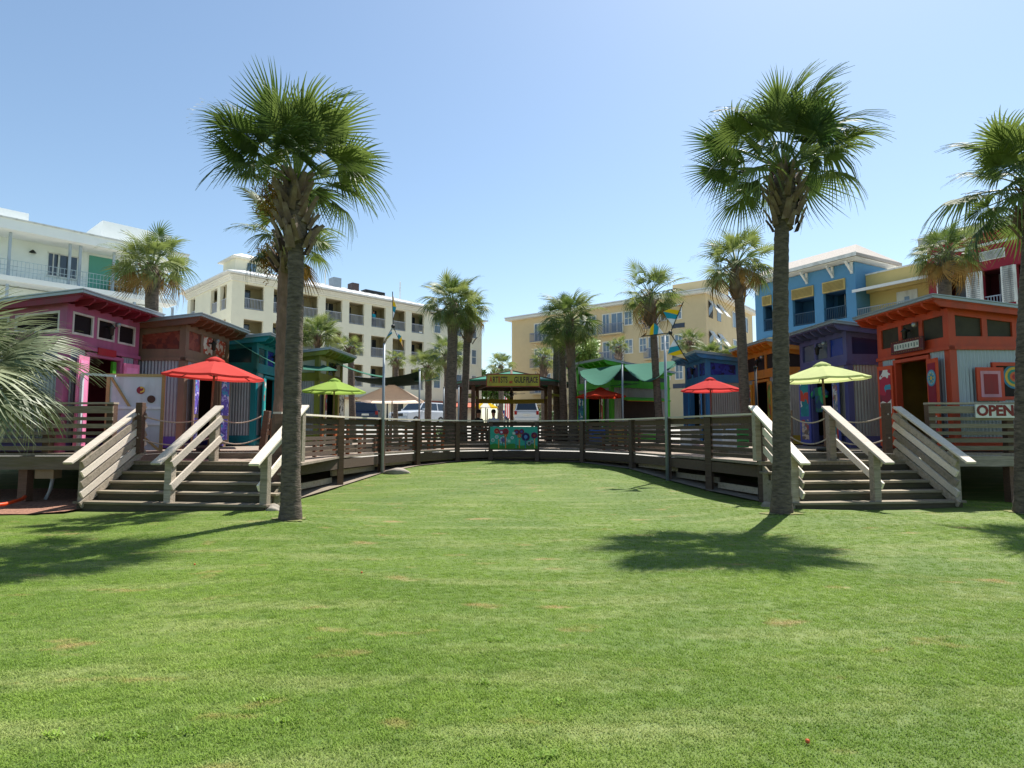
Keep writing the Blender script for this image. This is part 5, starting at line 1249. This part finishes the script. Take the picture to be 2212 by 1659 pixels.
x0 = mu_(232); MB().bx(x0, x0 + 4.4, 3.2, 7, mz(12.4), mz(14.6)).build('roof_penthouse', MINTS, MN)
x0 = mu_(-60); MB().bx(x0, x0 + 2.3, 2.0, 5, mz(12.4), mz(13.6)).build('roof_stair_block', MINTS, MN)
MB().bx(0, ML - .3, 1.9, 9, 0, mz(11.75)).build('core', MINT, MN)
# adirondack chairs on its top walkway
def adir(label, u):
    x = mu_(u); p = MN.matrix_basis @ Vector((x, .75, mz(9.1))); o = empty('adirondack_chair', p, MN.rotation_euler.z, label, 'chair', 'tan chairs on the mint building walkway'); m = wood('tan_chair', '#b8935c', .15)
    for k in range(5): MB().bar((-.26 + k * .13, .28, .3), (-.26 + k * .13, .5, 1.05 - .05 * abs(k - 2)), .11, .025, up=(0, 1, 0)).build('back_slat', m, o)
    for k in range(4): MB().bx(-.3, .3, -.25 + k * .13, -.14 + k * .13, .34, .365).build('seat_slat', m, o)
    for sx in (-1, 1):
        MB().bx(sx * .36 - .06, sx * .36 + .06, -.3, .4, .56, .585).build('arm', m, o)
        MB().bx(sx * .33 - .02, sx * .33 + .02, -.28, -.18, 0, .56).build('leg', m, o); MB().bx(sx * .33 - .02, sx * .33 + .02, .3, .4, 0, .56).build('leg', m, o)
for u in (246, 262, 278): adir('tan wooden chair on the top walkway of the mint building', u)
# ------------------------------------------------------------------ cars
def suv(label, u, d, rz, color, plate=False, h=1.78, w=1.86, L=4.6):
    o = empty('parked_suv', (X(u, d), d, gz(0, d) + .02), rz, label, 'car', 'cars parked beyond the pavilion')
    PT = mat('car_' + color[1:], color, .25, .03, 2, spec=.6); GL = glass('car_glass', '#141a20', .05)
    # local: length along y (front at -y), width x
    prof = [(-L / 2, .45), (-L / 2, .85), (-L / 2 + .1, 1.0), (-L / 2 + 1.15, 1.1), (-L / 2 + 1.3, 1.12), (L / 2 - .1, 1.12), (L / 2, 1.0), (L / 2 + .02, .5), (L / 2 - .1, .35), (-L / 2 + .2, .35)]
    MB().prism_x(prof, -w / 2, w / 2).build('body', PT, o, bevel=.06)
    # cabin: tapered box
    y0, y1, t0, t1 = -L / 2 + 1.2, L / 2 - .05, -L / 2 + 1.95, L / 2 - .35; a, b = w / 2 - .04, w / 2 - .22
    v = [(-a, y0, 1.1), (a, y0, 1.1), (a, y1, 1.1), (-a, y1, 1.1), (-b, t0, h), (b, t0, h), (b, t1, h), (-b, t1, h)]
    MB().add(v, [(4, 5, 6, 7), (0, 1, 5, 4), (1, 2, 6, 5), (2, 3, 7, 6), (3, 0, 4, 7)]).build('cabin', PT, o, bevel=.05)
    def pane(i, j, k, l, n, out):                                   # glass inset on a cabin face
        c = [Vector(v[q]) for q in (i, j, k, l)]; ce = sum(c, Vector()) / 4; nn = (c[1] - c[0]).cross(c[3] - c[0]).normalized()
        if nn.dot(ce - Vector((0, .3, 1.4))) < 0: nn = -nn
        for q in range(n):
            f0, f1 = (q + .06) / n, (q + .94) / n
            pl = lambda s_, t_: (c[0].lerp(c[1], s_)).lerp(c[3].lerp(c[2], s_), t_)
            vs = [pl(f0, .14), pl(f1, .14), pl(f1, .88), pl(f0, .88)]
            MB().add([p + nn * .012 for p in vs] + [p - nn * .01 for p in vs], [(0, 1, 2, 3), (7, 6, 5, 4), (0, 4, 5, 1), (1, 5, 6, 2), (2, 6, 7, 3), (3, 7, 4, 0)]).build(out, GL, o)
    pane(0, 1, 5, 4, 1, 'windscreen'); pane(3, 2, 6, 7, 1, 'rear_window'); pane(1, 2, 6, 5, 3, 'side_window'); pane(0, 3, 7, 4, 3, 'side_window')
    for sx in (-1, 1):
        MB().bx(sx * (w / 2 - .12) - .1, sx * (w / 2 - .12) + .1, L / 2 - .02, L / 2 + .035, .85, 1.12).build('tail_light', mat('tail_red', '#8a1414', .2), o)
        MB().bx(sx * (w / 2 - .25) - .2, sx * (w / 2 - .25) + .2, -L / 2 - .03, -L / 2 + .02, .72, .9).build('headlight', mat('headlight', '#c8ccd0', .1), o)
        MB().bx(sx * (w / 2 + .1) - .1, sx * (w / 2 + .1) + .1, y0 + .35, y0 + .5, 1.1, 1.28).build('wing_mirror', PT, o, bevel=.02)
        MB().bar((sx * (b - .05), t0 + .2, h + .05), (sx * (b - .05), t1 - .1, h + .05), .04, .04).build('roof_rack', BLACK, o)
        for y in (-L / 2 + .9, L / 2 - .9):
            wh = MB().tube([(sx * (w / 2 - .2), y, .36), (sx * (w / 2 + .02), y, .36)], .36, 18).build('tyre', BLACK, o)
            MB().tube([(sx * (w / 2 + .02), y, .36), (sx * (w / 2 + .03), y, .36)], .22, 14).build('rim', METAL, wh)
    MB().bx(-w / 2 + .1, w / 2 - .1, L / 2 + .0, L / 2 + .1, .42, .62).build('bumper', mat('bumper_' + color[1:], color, .5), o, bevel=.03)
    MB().bx(-w / 2 + .1, w / 2 - .1, -L / 2 - .1, -L / 2, .42, .66).build('bumper', mat('bumper_' + color[1:], color, .5), o, bevel=.03)
    MB().bx(-.5, .5, -L / 2 - .04, -L / 2 + .0, .7, .9).build('grille', BLACK, o)
    MB().bx(-.26, .26, L / 2 + .02, L / 2 + .05, .78, .92).build('number_plate', paint('#c8c4b8'), o)
    return o
suv('dark blue car seen from behind, left of the tan umbrella pole', 788, 46.5, R(180) + R(14), '#1c2740')
suv('silver white car seen from the front under the tan umbrella', 905, 45, R(-32), '#b4b9c0')
suv('white car seen from behind under the pavilion roof', 1136, 46.8, R(180), '#c8c6c2')

# ------------------------------------------------------------------ people
def person(label, u, d, z, rz, shirt, pants, hair='#2a1c14', seated=False, h=1.72):
    o = None; k = h / 1.75
    sk = [0.545, .56] 
    hipz = .95 if not seated else .50
    J = {}
    J['pel'] = (0, 0, hipz); J['ch'] = (0, .02, hipz + .35); J['nk'] = (0, .01, hipz + .55); J['hd'] = (0, -.02, hipz + .72); J['ht'] = (0, -.01, hipz + .80)
    for s_, n in ((-1, 'l'), (1, 'r')):
        J['sh' + n] = (s_ * .19, .02, hipz + .48); J['el' + n] = (s_ * .25, -.02, hipz + .2); J['wr' + n] = (s_ * .22, -.2, hipz + .06 + (.12 if seated else 0)); J['ha' + n] = (s_ * .2, -.29, hipz + .06 + (.12 if seated else 0))
        if seated: J['hp' + n] = (s_ * .1, 0, hipz - .02); J['kn' + n] = (s_ * .13, -.45, hipz - .02); J['an' + n] = (s_ * .13, -.47, .08); J['to' + n] = (s_ * .14, -.62, .04)
        else: J['hp' + n] = (s_ * .1, 0, hipz - .06); J['kn' + n] = (s_ * .11, -.02, .5); J['an' + n] = (s_ * .11, .02, .09); J['to' + n] = (s_ * .13, -.14, .04)
    E = [('pel', 'ch'), ('ch', 'nk'), ('nk', 'hd'), ('hd', 'ht')]
    for n in 'lr': E += [('ch', 'sh' + n), ('sh' + n, 'el' + n), ('el' + n, 'wr' + n), ('wr' + n, 'ha' + n), ('pel', 'hp' + n), ('hp' + n, 'kn' + n), ('kn' + n, 'an' + n), ('an' + n, 'to' + n)]
    rad = dict(pel=(.15, .12), ch=(.17, .12), nk=(.055, .055), hd=(.09, .1), ht=(.07, .08), sh=(.07, .07), el=(.048, .048), wr=(.034, .034), ha=(.04, .025), hp=(.09, .09), kn=(.065, .065), an=(.045, .045), to=(.04, .03))
    keys = list(J); me = bpy.data.meshes.new('person'); me.from_pydata([tuple(c * k for c in J[q]) for q in keys], [(keys.index(a), keys.index(b)) for a, b in E], [])
    t = bpy.data.objects.new('tmp_person', me); col.objects.link(t); m1 = t.modifiers.new('s', 'SKIN'); m2 = t.modifiers.new('u', 'SUBSURF'); m2.levels = 2
    for i, q in enumerate(keys):
        rr = rad.get(q) or rad[q[:2]]; me.skin_vertices[0].data[i].radius = (rr[0] * k, rr[1] * k); me.skin_vertices[0].data[i].use_root = (q == 'pel')
    bpy.context.view_layer.update()
    nm = bpy.data.meshes.new_from_object(t.evaluated_get(bpy.context.evaluated_depsgraph_get())); bpy.data.objects.remove(t)
    for m in (mat('skin_tan', '#b07a5c', .6), mat('shirt_' + shirt[1:], shirt, .9), mat('pants_' + pants[1:], pants, .9)): nm.materials.append(m)
    for p in nm.polygons:
        c = p.center / k; p.use_smooth = True
        p.material_index = 0 if c.z > hipz + .55 else (1 if c.z > hipz + .02 and abs(c.x) < .24 + (0) and c.y > -.12 else (2 if (c.z <= hipz + .02 and not (seated and c.z > hipz + .02) and abs(c.x) < .2 and c.z > .1) else 0))
    o = child('person', nm, None, (X(u, d), d, z), (0, 0, rz)); tag(o, label, 'person')
    MB().lathe([(0, .1), (.06, .09), (.1, .03), (.105, -.03), (.09, -.06)], 12, (0, (-.005) * k, (hipz + .80) * k)).build('hair', mat('hair_' + hair[1:], hair, .8), o)
    return o
bal = CB.matrix_basis @ Vector((ops[5][0] + .55, .5, zr_[3][0]))
person('person in a teal shirt leaning on the top balcony of the cream building', 813, 60, 0, CB.rotation_euler.z, '#1fa0b8', '#2a2c34').location = bal
person('seated person in dark clothes beside the striped umbrella', 1034, 25.3, KD - .02, R(40), '#1c1c20', '#2a2a30', seated=True)
person('seated person in a pale grey shirt near the white car', 1066, 25.0, KD - .02, R(-10), '#a9adbc', '#3a3c48', seated=True)
person('person in a blue shirt standing beyond the pavilion', 1093, 41, gz(0, 41) + .03, R(20), '#2c3f8c', '#3a3a44')
person('person in a yellow green top standing beyond the pavilion', 1101, 42, gz(0, 42) + .03, R(-20), '#8a9a2a', '#2c2c30')
for u, d, l_ in ((1034, 25.42, 'wooden stool under the person in dark clothes'), (1066, 25.12, 'wooden stool under the person in the grey shirt')):
    o = empty('wooden_stool', (X(u, d), d, KD), 0, l_, 'stool'); MB().bx(-.18, .18, -.18, .18, .36, .4).build('seat', WOOD_POST, o)
    for sx in (-1, 1):
        for sy in (-1, 1): MB().bar((sx * .13, sy * .13, .36), (sx * .16, sy * .16, 0), .035, .035).build('leg', WOOD_POST, o)
# flag on a pole beyond the pavilion
fo = empty('striped_flag', (X(1090, 40), 40, gz(0, 40)), 0, 'limp red and white striped flag beyond the pavilion', 'flag')
MB().tube([(0, 0, 0), (0, 0, 2.6)], .02, 8).build('pole', STEEL, fo)
for k in range(7):
    x0 = .03 + k * .06; MB().add([(x0, .04 * math.sin(k), 1.3 - .05 * k), (x0 + .06, .04 * math.sin(k + 1), 1.3 - .05 * k), (x0 + .06, .05 * math.sin(k + 1), 2.55 - .06 * k), (x0, .05 * math.sin(k), 2.55 - .06 * k)], [(0, 1, 2, 3)]).build('stripe', cloth('flag_red' if k % 2 == 0 else 'flag_white', '#b01c2c' if k % 2 == 0 else '#d8d4d0'), fo)

# ------------------------------------------------------------------ grass blades (stuff)
def tuft(seed):
    r = random.Random(seed); m = MB()
    for i in range(9):
        a = r.uniform(0, 6.28); x, y = r.gauss(0, .017), r.gauss(0, .017); h = r.uniform(.008, .018); l = r.uniform(.3, 1.3) * h; w = r.uniform(.0014, .0026)
        ca, sa = math.cos(a), math.sin(a); s_ = (-sa * w, ca * w)
        m.add([(x - s_[0], y - s_[1], 0), (x + s_[0], y + s_[1], 0), (x + ca * l * .4 + s_[0] * .7, y + sa * l * .4 + s_[1] * .7, h * .65), (x + ca * l * .4 - s_[0] * .7, y + sa * l * .4 - s_[1] * .7, h * .65), (x + ca * l, y + sa * l, h)], [(0, 1, 2, 3), (3, 2, 4)])
    return m.mesh('grass_tuft', BLADE)
tm = tuft(1); tufts = bpy.data.objects.new('grass_tuft_source', tm)          # not linked to the scene: only a source for the node tree
def grass():
    r = np.random.default_rng(5); pts = []
    for (d0, d1, dens) in ((2.2, 4.2, 2600), (4.2, 6.5, 1500), (6.5, 9.5, 800), (9.5, 13, 420), (13, 22, 160)):
        hw = lambda y: .9 * y + .8
        A = 2 * hw(d1) * (d1 - d0); n = int(A * dens)
        y = r.uniform(d0, d1, n); x = r.uniform(-1, 1, n) * hw(d1)
        k = np.abs(x) < .9 * y + .8; x, y = x[k], y[k]
        if d1 > 9.6:
            # inside the lawn: before the stairs or within the curved railing
            rx = np.array([p[0] for p in ring]); ry = np.array([p[1] for p in ring])
            lim = np.interp(x, rx[2:11], ry[2:11], left=10.9, right=11.2); lim = np.where((x < rx[2]) & (x > -4.3), 14, lim); lim = np.where((x > 4.4) & (x < 5.1), 13.0, lim)
            lim = np.where(x < -8, 10.7, lim); lim = np.where(x > 8.8, 13, lim)
            k = y < lim - .15; x, y = x[k], y[k]
        pts.append(np.stack([x, y], 1))
    p = np.concatenate(pts); v = [(a, b, gz(a, b) - .003) for a, b in p]
    me = bpy.data.meshes.new('grass_points'); me.from_pydata(v, [], [])
    o = bpy.data.objects.new('lawn_grass', me); col.objects.link(o); tag(o, 'short mown green grass of the lawn', 'grass', kind='stuff')
    ng = bpy.data.node_groups.new('grass_nodes', 'GeometryNodeTree')
    ng.interface.new_socket('Geometry', in_out='INPUT', socket_type='NodeSocketGeometry'); ng.interface.new_socket('Geometry', in_out='OUTPUT', socket_type='NodeSocketGeometry')
    N = ng.nodes; gi = N.new('NodeGroupInput'); go = N.new('NodeGroupOutput'); ip = N.new('GeometryNodeInstanceOnPoints'); oi = N.new('GeometryNodeObjectInfo'); oi.inputs['Object'].default_value = tufts
    mp = N.new('GeometryNodeMeshToPoints')
    rv = N.new('FunctionNodeRandomValue'); rv.data_type = 'FLOAT_VECTOR'; rv.inputs[0].default_value = (-.15, -.15, 0); rv.inputs[1].default_value = (.15, .15, 6.28)
    rs = N.new('FunctionNodeRandomValue'); rs.data_type = 'FLOAT'; rs.inputs[2].default_value = .7; rs.inputs[3].default_value = 1.35
    ng.links.new(gi.outputs[0], mp.inputs[0]); ng.links.new(mp.outputs[0], ip.inputs['Points']); ng.links.new(oi.outputs['Geometry'], ip.inputs['Instance'])
    ng.links.new(rv.outputs[0], ip.inputs['Rotation']); ng.links.new(rs.outputs[1], ip.inputs['Scale']); ng.links.new(ip.outputs[0], go.inputs[0])
    o.modifiers.new('grass', 'NODES').node_group = ng
    print('grass points', len(v))
grass()
